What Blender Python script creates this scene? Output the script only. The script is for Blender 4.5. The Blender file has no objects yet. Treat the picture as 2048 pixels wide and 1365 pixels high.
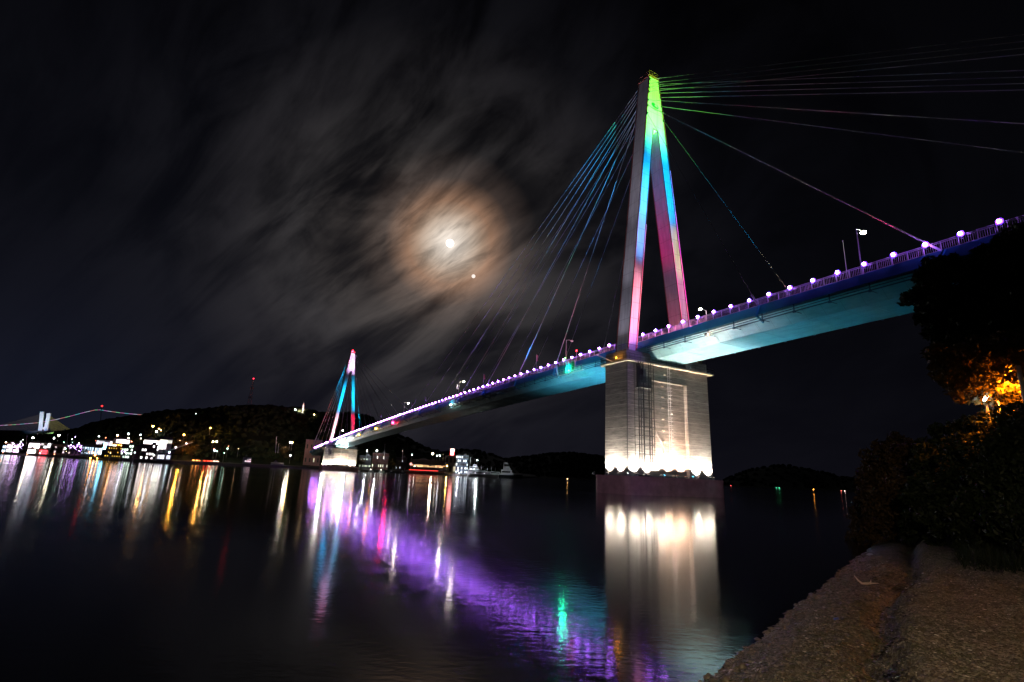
import bpy, math, random
import numpy as np
from mathutils import Vector, Matrix
random.seed(7); rng = np.random.RandomState(7)
PI = math.pi
SC = bpy.context.scene
COL = SC.collection

# ------------------------------------------------------------------ camera
CAM = Vector((-68.1922, -69.2955, 2.1798)); F = 1039.34
YAW, PIT, ROL = 0.49512, 0.25262, 0.04542
FW = Vector((math.sin(YAW)*math.cos(PIT), math.cos(YAW)*math.cos(PIT), math.sin(PIT)))
_r = Vector((math.cos(YAW), -math.sin(YAW), 0)); _u = _r.cross(FW)
RT = math.cos(ROL)*_r + math.sin(ROL)*_u
UP = -math.sin(ROL)*_r + math.cos(ROL)*_u
cd = bpy.data.cameras.new('camera'); cam = bpy.data.objects.new('camera', cd); COL.objects.link(cam)
cam.matrix_world = Matrix(((RT.x, UP.x, -FW.x, CAM.x), (RT.y, UP.y, -FW.y, CAM.y), (RT.z, UP.z, -FW.z, CAM.z), (0, 0, 0, 1)))
cd.sensor_width = 36; cd.lens = F/2048*36; cd.clip_start = 0.1; cd.clip_end = 20000
SC.camera = cam

# ------------------------------------------------------------------ colour / sampling
SC.view_settings.view_transform = 'Standard'; SC.view_settings.look = 'None'
SC.view_settings.exposure = 0; SC.view_settings.gamma = 1
SC.render.engine = 'CYCLES'
try:
    SC.cycles.use_denoising = True
    SC.cycles.use_light_tree = True
    SC.cycles.max_bounces = 5; SC.cycles.diffuse_bounces = 2; SC.cycles.glossy_bounces = 3
    SC.cycles.sample_clamp_indirect = 150
    SC.cycles.sample_clamp_direct = 0
    SC.cycles.caustics_reflective = False; SC.cycles.caustics_refractive = False
except Exception: pass

# ------------------------------------------------------------------ pixel ray helpers (only used to work out real places)
def ray(px, py): return FW*F + RT*(px-1024) - UP*(py-682.5)
def at(px, py, D):
    d = ray(px, py); return CAM + d*(D/math.hypot(d.x, d.y))
def gz(px, D, z):                       # the point below/above pixel column px at distance D with height z
    y = 940.0
    for _ in range(12):
        q = at(px, y, D); q2 = at(px, y+1, D); y += (z-q.z)/(q2.z-q.z)
    return at(px, y, D)

# ------------------------------------------------------------------ node helpers
class NT:
    def __init__(s, tree): s.t = tree; s.n = tree.nodes; s.l = tree.links
    def new(s, typ, **kw):
        n = s.n.new(typ)
        for k, v in kw.items(): setattr(n, k, v)
        return n
    def _in(s, sock, v):
        if hasattr(v, 'links') or isinstance(v, bpy.types.NodeSocket): s.l.new(v, sock)
        else: sock.default_value = v
    def m(s, op, a, b=0.0, c=None, clamp=False):
        n = s.new('ShaderNodeMath', operation=op); n.use_clamp = clamp
        s._in(n.inputs[0], a); s._in(n.inputs[1], b)
        if c is not None: s._in(n.inputs[2], c)
        return n.outputs[0]
    def v(s, op, a, b=(0, 0, 0)):
        n = s.new('ShaderNodeVectorMath', operation=op); s._in(n.inputs[0], a); s._in(n.inputs[1], b)
        return n.outputs['Value'] if op in ('DOT_PRODUCT', 'LENGTH') else n.outputs[0]
    def comb(s, x, y, z=0.0):
        n = s.new('ShaderNodeCombineXYZ'); s._in(n.inputs[0], x); s._in(n.inputs[1], y); s._in(n.inputs[2], z); return n.outputs[0]
    def noise(s, vec, scale, detail=4, rough=.55, dist=0, dims='3D'):
        n = s.new('ShaderNodeTexNoise', noise_dimensions=dims)
        s._in(n.inputs['Vector'], vec); n.inputs['Scale'].default_value = scale; n.inputs['Detail'].default_value = detail
        n.inputs['Roughness'].default_value = rough; n.inputs['Distortion'].default_value = dist
        return n.outputs['Fac']
    def ramp(s, fac, stops, interp='LINEAR'):
        n = s.new('ShaderNodeValToRGB'); cr = n.color_ramp; cr.interpolation = interp
        while len(cr.elements) < len(stops): cr.elements.new(.5)
        for e, (p, c) in zip(cr.elements, stops):
            e.position = p; e.color = (*(c if hasattr(c, '__len__') else (c, c, c)), 1)
        s._in(n.inputs[0], fac); return n.outputs[0]
    def mix(s, f, a, b, typ='MIX'):
        n = s.new('ShaderNodeMix', data_type='RGBA', blend_type=typ)
        s._in(n.inputs[0], f); 
        for i, v in ((6, a), (7, b)):
            if isinstance(v, tuple) and len(v) == 3: v = (*v, 1)
            s._in(n.inputs[i], v)
        return n.outputs[2]
    def maprange(s, v, a, b, c=0., d=1.):
        n = s.new('ShaderNodeMapRange', interpolation_type='SMOOTHSTEP'); s._in(n.inputs[0], v)
        for i, x in enumerate((a, b, c, d)): n.inputs[i+1].default_value = x
        return n.outputs[0]

# ------------------------------------------------------------------ world : night sky, thin cloud streaming across a full moon
MOON = ray(900, 487).normalized()
W = bpy.data.worlds.new('World'); SC.world = W; W.use_nodes = True
nt = NT(W.node_tree)
for n in list(nt.n): nt.n.remove(n)
D = nt.new('ShaderNodeTexCoord').outputs['Generated']
ta = (RT - MOON*RT.dot(MOON)).normalized(); tb = MOON.cross(ta)*-1
if tb.dot(UP) < 0: tb = -tb
dm = nt.v('DOT_PRODUCT', D, tuple(MOON))
dmc = nt.m('MAXIMUM', dm, 0.12)
U = nt.m('DIVIDE', nt.v('DOT_PRODUCT', D, tuple(ta)), dmc)
V = nt.m('DIVIDE', nt.v('DOT_PRODUCT', D, tuple(tb)), dmc)
def rot(U, V, deg):
    c, s = math.cos(math.radians(deg)), math.sin(math.radians(deg))
    return nt.m('ADD', nt.m('MULTIPLY', U, c), nt.m('MULTIPLY', V, s)), nt.m('SUBTRACT', nt.m('MULTIPLY', V, c), nt.m('MULTIPLY', U, s))
R = nt.m('SQRT', nt.m('ADD', nt.m('MULTIPLY', U, U), nt.m('MULTIPLY', V, V)))
# streaks flow at ~45 deg near the moon, steeper up to the left, flat near the horizon : bend the frame by V
ang = nt.m('MULTIPLY_ADD', V, 0.75, 0.62)       # radians
ang = nt.m('MULTIPLY_ADD', U, -0.45, ang)
ang = nt.m('MINIMUM', nt.m('MAXIMUM', ang, 0.12), 1.15)
ca, sa = nt.m('COSINE', ang), nt.m('SINE', ang)
p1 = nt.m('ADD', nt.m('MULTIPLY', U, ca), nt.m('MULTIPLY', V, sa))
q1 = nt.m('SUBTRACT', nt.m('MULTIPLY', V, ca), nt.m('MULTIPLY', U, sa))
fine = nt.noise(nt.comb(nt.m('MULTIPLY', p1, 7.5), nt.m('MULTIPLY', q1, 34.0), 3.1), 1.0, 5, .6, .5)
mid = nt.noise(nt.comb(nt.m('MULTIPLY', p1, 2.4), nt.m('MULTIPLY', q1, 6.5), 7.7), 1.35, 5, .55, .7)
big = nt.noise(nt.comb(nt.m('MULTIPLY', U, 1.0), nt.m('MULTIPLY', V, 1.3), 1.3), 2.3, 3, .5, .3)
cl = nt.m('ADD', nt.m('MULTIPLY', fine, .19), nt.m('MULTIPLY', mid, .81))
cl = nt.m('ADD', nt.m('MULTIPLY', cl, .62), nt.m('MULTIPLY', big, .38))
dens = nt.maprange(cl, .37, .63)
streak = nt.maprange(nt.m('ADD', nt.m('MULTIPLY', fine, .72), nt.m('MULTIPLY', mid, .28)), .34, .58)
# the opening in the cloud right of the moon
hx = nt.m('SUBTRACT', U, .115); hy = nt.m('SUBTRACT', V, .085)
hr = nt.m('SQRT', nt.m('ADD', nt.m('MULTIPLY', hx, hx), nt.m('MULTIPLY', nt.m('MULTIPLY', hy, hy), 3.0)))
hole = nt.maprange(hr, .035, .14, .12, 1.)
dens = nt.m('MULTIPLY', dens, hole)
# light of the moon spread through the cloud (brighter on the left, less towards the bridge)
Rs = nt.m('SQRT', nt.m('ADD', nt.m('MULTIPLY', nt.m('ADD', U, .05), nt.m('ADD', U, .05)), nt.m('MULTIPLY', nt.m('MULTIPLY', nt.m('ADD', V, .015), nt.m('ADD', V, .015)), 1.25)))
glow = nt.ramp(Rs, [(0, (.18, .150, .13)), (.09, (.150, .120, .102)), (.14, (.098, .083, .075)), (.23, (.050, .0455, .0455)), (.33, (.0205, .0188, .0205)), (.45, (.0058, .0057, .0072)), (.62, (.0020, .0020, .0028)), (1., (.001, .001, .0014))])
core = nt.ramp(R, [(0, (1.6, 1.4, 1.2)), (.010, (1.35, 1.2, 1.05)), (.021, (1.15, 1.0, .85)), (.040, (.78, .63, .50)), (.060, (.52, .35, .24)), (.078, (.40, .215, .125)), (.098, (.19, .105, .065)), (.12, (.05, .033, .026)), (.17, (.0, .0, .0))])
d1 = nt.m('MULTIPLY_ADD', dens, .95, .05)
d2 = nt.m('MULTIPLY_ADD', nt.m('MULTIPLY', streak, nt.m('MULTIPLY_ADD', dens, .4, .6)), .66, .34)
vmul = lambda c, f: nt.v('MULTIPLY', c, nt.comb(f, f, f))
col = nt.v('ADD', vmul(glow, d1), vmul(core, d2))
# dark blue base, a little town glow low on the left
z = nt.new('ShaderNodeSeparateXYZ'); nt.l.new(D, z.inputs[0]); Z = z.outputs[2]
base = nt.ramp(nt.m('MAXIMUM', Z, 0.0), [(0, (.0062, .0060, .0105)), (.12, (.0048, .0048, .0082)), (.35, (.0026, .0028, .0046)), (.7, (.0006, .0006, .0010))])
side = nt.m('MULTIPLY_ADD', nt.v('DOT_PRODUCT', D, tuple(_r)), -.75, .80, clamp=True)
sky = nt.v('ADD', col, vmul(base, nt.m('ADD', side, .18)))
LG = ray(60, 900).normalized()
lg = nt.m('POWER', nt.m('MAXIMUM', nt.v('DOT_PRODUCT', D, tuple(LG)), 0.0), 60.0)
sky = nt.v('ADD', sky, nt.v('MULTIPLY', nt.comb(lg, lg, lg), (.001, .003, .009)))
up = nt.maprange(Z, -.02, .0)
bg = nt.new('ShaderNodeBackground'); nt.l.new(vmul(sky, up), bg.inputs[0]); bg.inputs[1].default_value = 0.9
nt.l.new(bg.outputs[0], nt.new('ShaderNodeOutputWorld').inputs[0])
W.cycles.sampling_method = 'MANUAL'; W.cycles.sample_map_resolution = 512

# moonlight : the one sun lamp, at the strength a moon has beside the lamps
sl = bpy.data.lights.new('moonlight', 'SUN'); sl.energy = 0.03; sl.angle = math.radians(.5); sl.color = (.85, .9, 1)
so = bpy.data.objects.new('moonlight', sl); COL.objects.link(so); so.rotation_euler = (MOON).to_track_quat('Z', 'Y').to_euler()

# ------------------------------------------------------------------ tagging
def tag(o, label=None, cat=None, group=None, kind=None):
    if label: o['label'] = label
    if cat: o['category'] = cat
    if group: o['group'] = group
    if kind: o['kind'] = kind
    return o
def empty(name, loc=(0, 0, 0), rz=0, parent=None):
    o = bpy.data.objects.new(name, None); COL.objects.link(o); o.location = loc; o.rotation_euler = (0, 0, rz)
    o.empty_display_size = .5
    if parent: o.parent = parent
    return o
def copy_tree(o, parent=None):
    c = o.copy(); COL.objects.link(c); c.parent = parent
    for ch in o.children: copy_tree(ch, c)
    return c

# ------------------------------------------------------------------ mesh builder
class MB:
    def __init__(s): s.v = []; s.f = []
    def add(s, vs, fs):
        b = len(s.v); s.v += [tuple(map(float, v)) for v in vs]; s.f += [tuple(b+i for i in f) for f in fs]
    def box(s, x0, x1, y0, y1, z0, z1):
        s.add([(x, y, z) for z in (z0, z1) for y in (y0, y1) for x in (x0, x1)],
              [(0, 2, 3, 1), (4, 5, 7, 6), (0, 1, 5, 4), (2, 6, 7, 3), (0, 4, 6, 2), (1, 3, 7, 5)])
    def bar(s, a, b, w, h=None, upv=(0, 0, 1)):      # rectangular bar from a to b
        a, b = Vector(a), Vector(b); h = h or w
        d = (b-a)
        if d.length < 1e-6: return
        d.normalize(); upv = Vector(upv)
        if abs(d.dot(upv)) > .98: upv = Vector((1, 0, 0))
        x = d.cross(upv).normalized()*(w/2); y = x.cross(d).normalized()*(h/2)
        s.add([p+i*x+j*y for p in (a, b) for i, j in ((-1, -1), (1, -1), (1, 1), (-1, 1))],
              [(0, 1, 2, 3), (7, 6, 5, 4), (0, 4, 5, 1), (1, 5, 6, 2), (2, 6, 7, 3), (3, 7, 4, 0)])
    def tube(s, pts, r, n=8, caps=True):
        pts = [Vector(p) for p in pts]; rs = r if hasattr(r, '__len__') else [r]*len(pts)
        b = len(s.v); ref = None
        for i, p in enumerate(pts):
            d = (pts[min(i+1, len(pts)-1)]-pts[max(i-1, 0)]).normalized()
            if ref is None: ref = Vector((0, 0, 1)) if abs(d.z) < .9 else Vector((1, 0, 0))
            x = d.cross(ref).normalized(); y = d.cross(x).normalized(); ref = -y if False else ref
            for k in range(n):
                a = 2*PI*k/n; s.v.append(tuple(p+x*(rs[i]*math.cos(a))+y*(rs[i]*math.sin(a))))
        for i in range(len(pts)-1):
            for k in range(n):
                k2 = (k+1) % n; s.f.append((b+i*n+k, b+i*n+k2, b+(i+1)*n+k2, b+(i+1)*n+k))
        if caps:
            s.f.append(tuple(b+k for k in range(n))[::-1]); s.f.append(tuple(b+(len(pts)-1)*n+k for k in range(n)))
    def prism(s, poly, y0, y1):                      # polygon (x,z) extruded along y
        n = len(poly)
        s.add([(x, y0, z) for x, z in poly]+[(x, y1, z) for x, z in poly],
              [tuple(range(n)), tuple(range(2*n-1, n-1, -1))]+[(i, i+n, (i+1) % n+n, (i+1) % n) for i in range(n)])
    def prismz(s, poly, z0, z1):
        n = len(poly)
        s.add([(x, y, z0) for x, y in poly]+[(x, y, z1) for x, y in poly],
              [tuple(range(n-1, -1, -1)), tuple(range(n, 2*n))]+[(i, (i+1) % n, (i+1) % n+n, i+n) for i in range(n)])
    def sphere(s, c, r, nu=10, nv=6, sz=1.0, jit=0):
        b = len(s.v); c = Vector(c)
        s.v.append(tuple(c+Vector((0, 0, r*sz))))
        for j in range(1, nv):
            for i in range(nu):
                a = 2*PI*i/nu; t = PI*j/nv; k = 1+random.uniform(-jit, jit)
                s.v.append((c.x+r*k*math.sin(t)*math.cos(a), c.y+r*k*math.sin(t)*math.sin(a), c.z+r*k*sz*math.cos(t)))
        s.v.append(tuple(c-Vector((0, 0, r*sz)))); e = len(s.v)-1
        for i in range(nu):
            i2 = (i+1) % nu; s.f.append((b, b+1+i, b+1+i2))
            for j in range(nv-2):
                o = b+1+j*nu; s.f.append((o+i, o+nu+i, o+nu+i2, o+i2))
            o = b+1+(nv-2)*nu; s.f.append((o+i, e, o+i2))
    def build(s, name, mat, parent=None, smooth=False, bevel=0):
        me = bpy.data.meshes.new(name); me.from_pydata(s.v, [], s.f); me.materials.append(mat)
        me.update()
        if smooth: me.polygons.foreach_set('use_smooth', [True]*len(me.polygons))
        o = bpy.data.objects.new(name, me); COL.objects.link(o)
        if parent: o.parent = parent
        if bevel:
            b = o.modifiers.new('bevel', 'BEVEL'); b.width = bevel; b.segments = 1; b.limit_method = 'ANGLE'
        return o
def npmesh(name, V, Fq, mat, parent=None, smooth=False):
    me = bpy.data.meshes.new(name); V = np.asarray(V, np.float32); Fq = np.asarray(Fq, np.int32)
    k = Fq.shape[1]
    me.vertices.add(len(V)); me.vertices.foreach_set('co', V.ravel())
    me.loops.add(Fq.size); me.loops.foreach_set('vertex_index', Fq.ravel())
    me.polygons.add(len(Fq)); me.polygons.foreach_set('loop_start', np.arange(0, Fq.size, k, dtype=np.int32))
    me.polygons.foreach_set('loop_total', np.full(len(Fq), k, np.int32))
    if smooth: me.polygons.foreach_set('use_smooth', np.ones(len(Fq), bool))
    me.update(calc_edges=True); me.validate(); me.materials.append(mat)
    o = bpy.data.objects.new(name, me); COL.objects.link(o)
    if parent: o.parent = parent
    return o
def grid_faces(nu, nv):
    i, j = np.meshgrid(np.arange(nu-1), np.arange(nv-1), indexing='ij')
    a = (i*nv+j).ravel(); return np.stack([a, a+nv, a+nv+1, a+1], 1)

# ------------------------------------------------------------------ materials
def mat_base(name):
    m = bpy.data.materials.new(name); m.use_nodes = True; t = NT(m.node_tree)
    b = t.n['Principled BSDF']; return m, t, b
def paint(name, c, rough=.5, var=.12, scale=3., metal=0., spec=.5, bump=0.):
    m, t, b = mat_base(name)
    co = t.new('ShaderNodeTexCoord').outputs['Object']
    f = t.noise(co, scale, 5, .6)
    lo = tuple(x*(1-var) for x in c); hi = tuple(min(1, x*(1+var)) for x in c)
    t.l.new(t.ramp(f, [(.3, lo), (.7, hi)]), b.inputs['Base Color'])
    b.inputs['Roughness'].default_value = rough; b.inputs['Metallic'].default_value = metal
    b.inputs['Specular IOR Level'].default_value = spec
    if bump:
        bn = t.new('ShaderNodeBump'); bn.inputs['Strength'].default_value = bump; bn.inputs['Distance'].default_value = .05
        t.l.new(t.noise(co, scale*4, 4, .6), bn.inputs['Height']); t.l.new(bn.outputs[0], b.inputs['Normal'])
    return m
EM = {}
def emit(c, s, base=.5):
    k = (c, s)
    if k not in EM:
        m, t, b = mat_base('glowing surface'); b.inputs['Base Color'].default_value = (base, base, base, 1)
        b.inputs['Emission Color'].default_value = (*c, 1); b.inputs['Emission Strength'].default_value = s
        EM[k] = m
    return EM[k]
def concrete():
    m, t, b = mat_base('concrete')
    co = t.new('ShaderNodeTexCoord').outputs['Object']
    sx = t.new('ShaderNodeSeparateXYZ'); t.l.new(co, sx.inputs[0]); z = sx.outputs[2]
    # lifts of formwork 1.9 m high, boards 0.17 m
    lift = t.m('FRACT', t.m('MULTIPLY', t.m('SUBTRACT', z, 2.9), 1/1.95))
    seam = t.m('LESS_THAN', lift, .022)
    liftid = t.m('FLOOR', t.m('MULTIPLY', t.m('SUBTRACT', z, 2.9), 1/1.95))
    board = t.m('FRACT', t.m('MULTIPLY', z, 1/.487)); bs = t.m('LESS_THAN', board, .16)
    xy = t.v('MULTIPLY', co, (.30, .30, 2.1))
    nb = t.noise(xy, 1.3, 8, .78); nc = t.noise(co, .35, 5, .6)
    streak = t.noise(t.v('MULTIPLY', co, (1.6, 1.6, .12)), 1.0, 4, .6)
    idn = t.noise(t.comb(liftid, 0.5, 0.3), 3.7, 0)
    c = t.ramp(nb, [(.38, (.055, .056, .058)), (.60, (.27, .265, .255))])
    c = t.mix(t.m('MULTIPLY', streak, .4), c, (.16, .15, .135))
    c = t.mix(.22, c, t.ramp(nc, [(.3, (.10, .10, .098)), (.7, (.26, .255, .245))]))
    c = t.mix(t.m('MULTIPLY', t.m('MULTIPLY', bs, t.maprange(nc, .35, .6)), .55), c, (.06, .058, .055))
    c = t.mix(t.m('MULTIPLY', t.maprange(idn, .4, .6), .25), c, (.14, .14, .135))
    c = t.mix(t.m('MULTIPLY', seam, .8), c, (.55, .53, .5))
    t.l.new(c, b.inputs['Base Color']); b.inputs['Roughness'].default_value = .9
    bn = t.new('ShaderNodeBump'); bn.inputs['Strength'].default_value = .5; bn.inputs['Distance'].default_value = .04
    h = t.m('ADD', nb, t.m('MULTIPLY', bs, -.5)); t.l.new(h, bn.inputs['Height']); t.l.new(bn.outputs[0], b.inputs['Normal'])
    return m
def foliage(name, c1, c2, rough=.6):
    m, t, b = mat_base(name)
    co = t.new('ShaderNodeTexCoord').outputs['Object']
    t.l.new(t.ramp(t.noise(co, 1.1, 4, .7), [(.3, c1), (.7, c2)]), b.inputs['Base Color'])
    b.inputs['Roughness'].default_value = rough; b.inputs['Specular IOR Level'].default_value = .25
    return m

M = dict(
    concrete=concrete(),
    plinth=paint('plinth concrete tinted for light', (.36, .17, .19), .85, .25, .8, bump=.3),  # reddish light on the plinth is put into this base colour
    tower=paint('white tower paint', (.62, .62, .64), .55, .05, .6),
    trim=paint('rust red tower edge paint', (.22, .05, .04), .6, .2, 1.),
    girder=paint('light cyan girder paint', (.20, .47, .56), .45, .10, .35),
    fascia=paint('blue edge beam paint', (.018, .22, .40), .5, .12, .5),
    steel=paint('galvanised steel', (.42, .42, .44), .45, .15, 3., .3),
    dark=paint('dark painted steel', (.035, .035, .04), .5, .2, 3.),
    bluesteel=paint('dark blue steel', (.03, .09, .16), .5, .2, 3.),
    cable=paint('pale cable sheath', (.34, .34, .35), .45, .05, 1.),
    cabledim=paint('dimmed cable sheath', (.09, .09, .09), .6, .05, 1.),  # same sheath darkened so the steep front stays look less lit
    cablebright=paint('pale cable sheath', (.7, .7, .7), .4, .05, 1.),  # same sheath made paler so the long front stay looks brighter
    halodish=paint('violet halo dish', (.13, .075, .62), .6, .05, 3.),
    asphalt=paint('asphalt', (.05, .05, .052), .9, .2, 3.),
    walkway=paint('weathered walkway', (.42, .36, .28), .7, .15, 3.),
    green=paint('green emblem paint', (.0, .16, .05), .5, .1, 3.),
    white=paint('white paint', (.75, .75, .74), .5, .08, 1.),
    cream=paint('cream plaster', (.55, .50, .44), .8, .12, .3),
    pink=paint('pinkish plaster', (.33, .20, .22), .8, .15, .3),
    brick=paint('dark red wall', (.12, .05, .045), .8, .2, .5),
    grey=paint('grey wall', (.22, .23, .25), .8, .15, .3),
    darkwall=paint('dark wall', (.06, .06, .065), .8, .2, .3),
    bluewall=paint('blue grey wall', (.12, .16, .24), .7, .15, .3),
    roof=paint('roof metal', (.10, .10, .12), .6, .2, .5),
    wood=paint('grey wood', (.16, .12, .085), .8, .25, 4.),
    drift=paint('bleached driftwood', (.55, .45, .38), .8, .2, 8., bump=.4),
    bark=paint('bark', (.055, .04, .03), .9, .3, 6., bump=.6),
    flagred=paint('faded flag cloth', (.35, .12, .14), .8, .15, 4.),
    flagwhite=paint('white flag cloth', (.6, .6, .65), .8, .15, 4.),
    redpaint=paint('red paint', (.4, .02, .02), .5, .1, 1.),
    hull=paint('white hull paint', (.55, .56, .62), .5, .1, .4),
    hulldark=paint('dark hull paint', (.03, .035, .05), .5, .1, .4),
    leafdark=foliage('dark green leaves', (.004, .009, .003), (.014, .024, .007)),
    leafwarm=foliage('yellow green leaves', (.06, .05, .015), (.16, .10, .03)),
    leaflamplit=foliage('leaves tinted for lamplight', (.03, .018, .006), (.075, .045, .014)),  # dim orange lamplight on the shrub is put into this brown
    pine=foliage('pine needles', (.012, .026, .012), (.035, .055, .022)),
    hillwood=foliage('wooded hillside', (.014, .024, .012), (.04, .055, .022), .9),
    blue=paint('blue plastic', (.03, .07, .3), .4, .1, 3.),
)
def water_mat():
    m, t, b = mat_base('night water')
    co = t.new('ShaderNodeTexCoord').outputs['Object']
    b.inputs['Base Color'].default_value = (.0015, .002, .0025, 1)
    b.inputs['IOR'].default_value = 1.30
    # ripples run across the strait towards the beach : long along one axis, short along the other
    x = t.v('DOT_PRODUCT', co, (.88, -.475, 0)); y = t.v('DOT_PRODUCT', co, (.475, .88, 0))
    patches = t.noise(t.comb(t.m('MULTIPLY', x, .02), t.m('MULTIPLY', y, .05)), 1.0, 3, .5)
    t.l.new(t.maprange(patches, .35, .65, .078, .108), b.inputs['Roughness'])
    w1 = t.noise(t.comb(t.m('MULTIPLY', x, 1.3), t.m('MULTIPLY', y, 4.5)), 1.0, 3, .6, .3)
    w2 = t.noise(t.comb(t.m('MULTIPLY', x, .28), t.m('MULTIPLY', y, .9)), 1.0, 3, .5, .4)
    bn = t.new('ShaderNodeBump'); bn.inputs['Strength'].default_value = 1.; bn.inputs['Distance'].default_value = .0022
    w3 = t.noise(t.comb(t.m('MULTIPLY', x, 6.), t.m('MULTIPLY', y, 9.)), 1.0, 2, .5, .2)
    h = t.m('ADD', t.m('MULTIPLY', w1, .75), t.m('MULTIPLY', w2, 1.2)); h = t.m('ADD', h, t.m('MULTIPLY', w3, .85)); t.l.new(h, bn.inputs['Height']); t.l.new(bn.outputs[0], b.inputs['Normal'])
    return m
M['water'] = water_mat()
def tower_mat():
    m, t, b = mat_base('white tower paint with panel joints')
    co = t.new('ShaderNodeTexCoord').outputs['Object']; sx = t.new('ShaderNodeSeparateXYZ'); t.l.new(co, sx.inputs[0])
    jn = t.m('LESS_THAN', t.m('FRACT', t.m('MULTIPLY', sx.outputs[2], 1/3.05)), .03)
    st = t.noise(t.v('MULTIPLY', co, (2.2, 2.2, .10)), 1.0, 5, .65)
    c = t.ramp(st, [(.3, (.46, .46, .47)), (.65, (.68, .68, .69))]); c = t.mix(t.m('MULTIPLY', jn, .55), c, (.20, .19, .19))
    t.l.new(c, b.inputs['Base Color']); b.inputs['Roughness'].default_value = .5
    return m
def girder_mat():
    m, t, b = mat_base('light cyan girder paint with weld seams')
    co = t.new('ShaderNodeTexCoord').outputs['Object']; sx = t.new('ShaderNodeSeparateXYZ'); t.l.new(co, sx.inputs[0])
    jn = t.m('LESS_THAN', t.m('FRACT', t.m('MULTIPLY', sx.outputs[1], 1/2.37)), .022)
    st = t.noise(t.v('MULTIPLY', co, (.9, .35, 1.4)), 1.0, 6, .7); pt = t.noise(co, .16, 3, .5)
    c = t.ramp(st, [(.3, (.13, .34, .42)), (.62, (.24, .52, .60))]); c = t.mix(t.m('MULTIPLY', t.maprange(pt, .45, .65), .3), c, (.30, .50, .55))
    c = t.mix(t.m('MULTIPLY', jn, .45), c, (.07, .15, .18)); t.l.new(c, b.inputs['Base Color']); b.inputs['Roughness'].default_value = .42
    return m
M['tower'] = tower_mat(); M['girder'] = girder_mat()

# ------------------------------------------------------------------ lights helpers
LD = {}
def point_light(name, loc, w, c, r=.15, parent=None):
    k = ('P', w, c, r)
    if k not in LD:
        l = bpy.data.lights.new('bulb', 'POINT'); l.energy = w; l.color = c; l.shadow_soft_size = r; LD[k] = l
    o = bpy.data.objects.new(name, LD[k]); COL.objects.link(o); o.location = loc
    if parent: o.parent = parent
    return o
HEAD = {}
def floodlight(loc, target, w, c, cone, blend=.8, label=None, group=None, r=.15, lens_s=3., size=1.):
    """a floodlight fixture (housing, glass, bracket) with its spot lamp"""
    loc, target = Vector(loc), Vector(target)
    root = empty('floodlight', loc); d = (target-loc).normalized()
    root.rotation_euler = (0, 0, 0)
    q = d.to_track_quat('-Z', 'Y')
    if size not in HEAD:
        a = MB(); a.prismz([(-.2*size, -.14*size), (.2*size, -.14*size), (.2*size, .14*size), (-.2*size, .14*size)], -.02*size, .16*size)
        for k in range(5): a.box((-.17+.08*k)*size, (-.15+.08*k)*size, -.12*size, .12*size, .16*size, .2*size)
        g = MB(); g.box(-.17*size, .17*size, -.11*size, .11*size, -.035*size, -.024*size)
        s = MB(); s.box(-.05*size, .05*size, -.03*size, .03*size, -.35*size, .0)
        s.box(-.14*size, .14*size, -.1*size, .1*size, -.38*size, -.35*size)
        HEAD[size] = (a, g, s)
    a, g, s = HEAD[size]
    for nm, mb, mt in (('housing', a, M['dark']), ('lens', g, emit(c, lens_s))):
        o = mb.build(nm, mt, root); o.rotation_mode = 'QUATERNION'; o.rotation_quaternion = q
        o.location = Vector((0, 0, 0)) if nm == 'housing' else d*.0
    s.build('bracket', M['steel'], root)
    k = ('S', w, c, cone, blend, r)
    if k not in LD:
        l = bpy.data.lights.new('flood bulb', 'SPOT'); l.energy = w; l.color = c; l.spot_size = math.radians(cone); l.spot_blend = blend; l.shadow_soft_size = r; LD[k] = l
    lo = bpy.data.objects.new('bulb', LD[k]); COL.objects.link(lo); lo.parent = root; lo.location = d*.1*size
    lo.rotation_mode = 'QUATERNION'; lo.rotation_quaternion = q
    tag(root, label, 'floodlight', group)
    return root

# ------------------------------------------------------------------ deck profile
def zd(Y):
    t = (Y-140)/140.
    if t > 1.75: t = 1.75
    return 21.642-4.23*t+.965*(1-t*t)
Y0D, Y1D = -105., 372.

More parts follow.
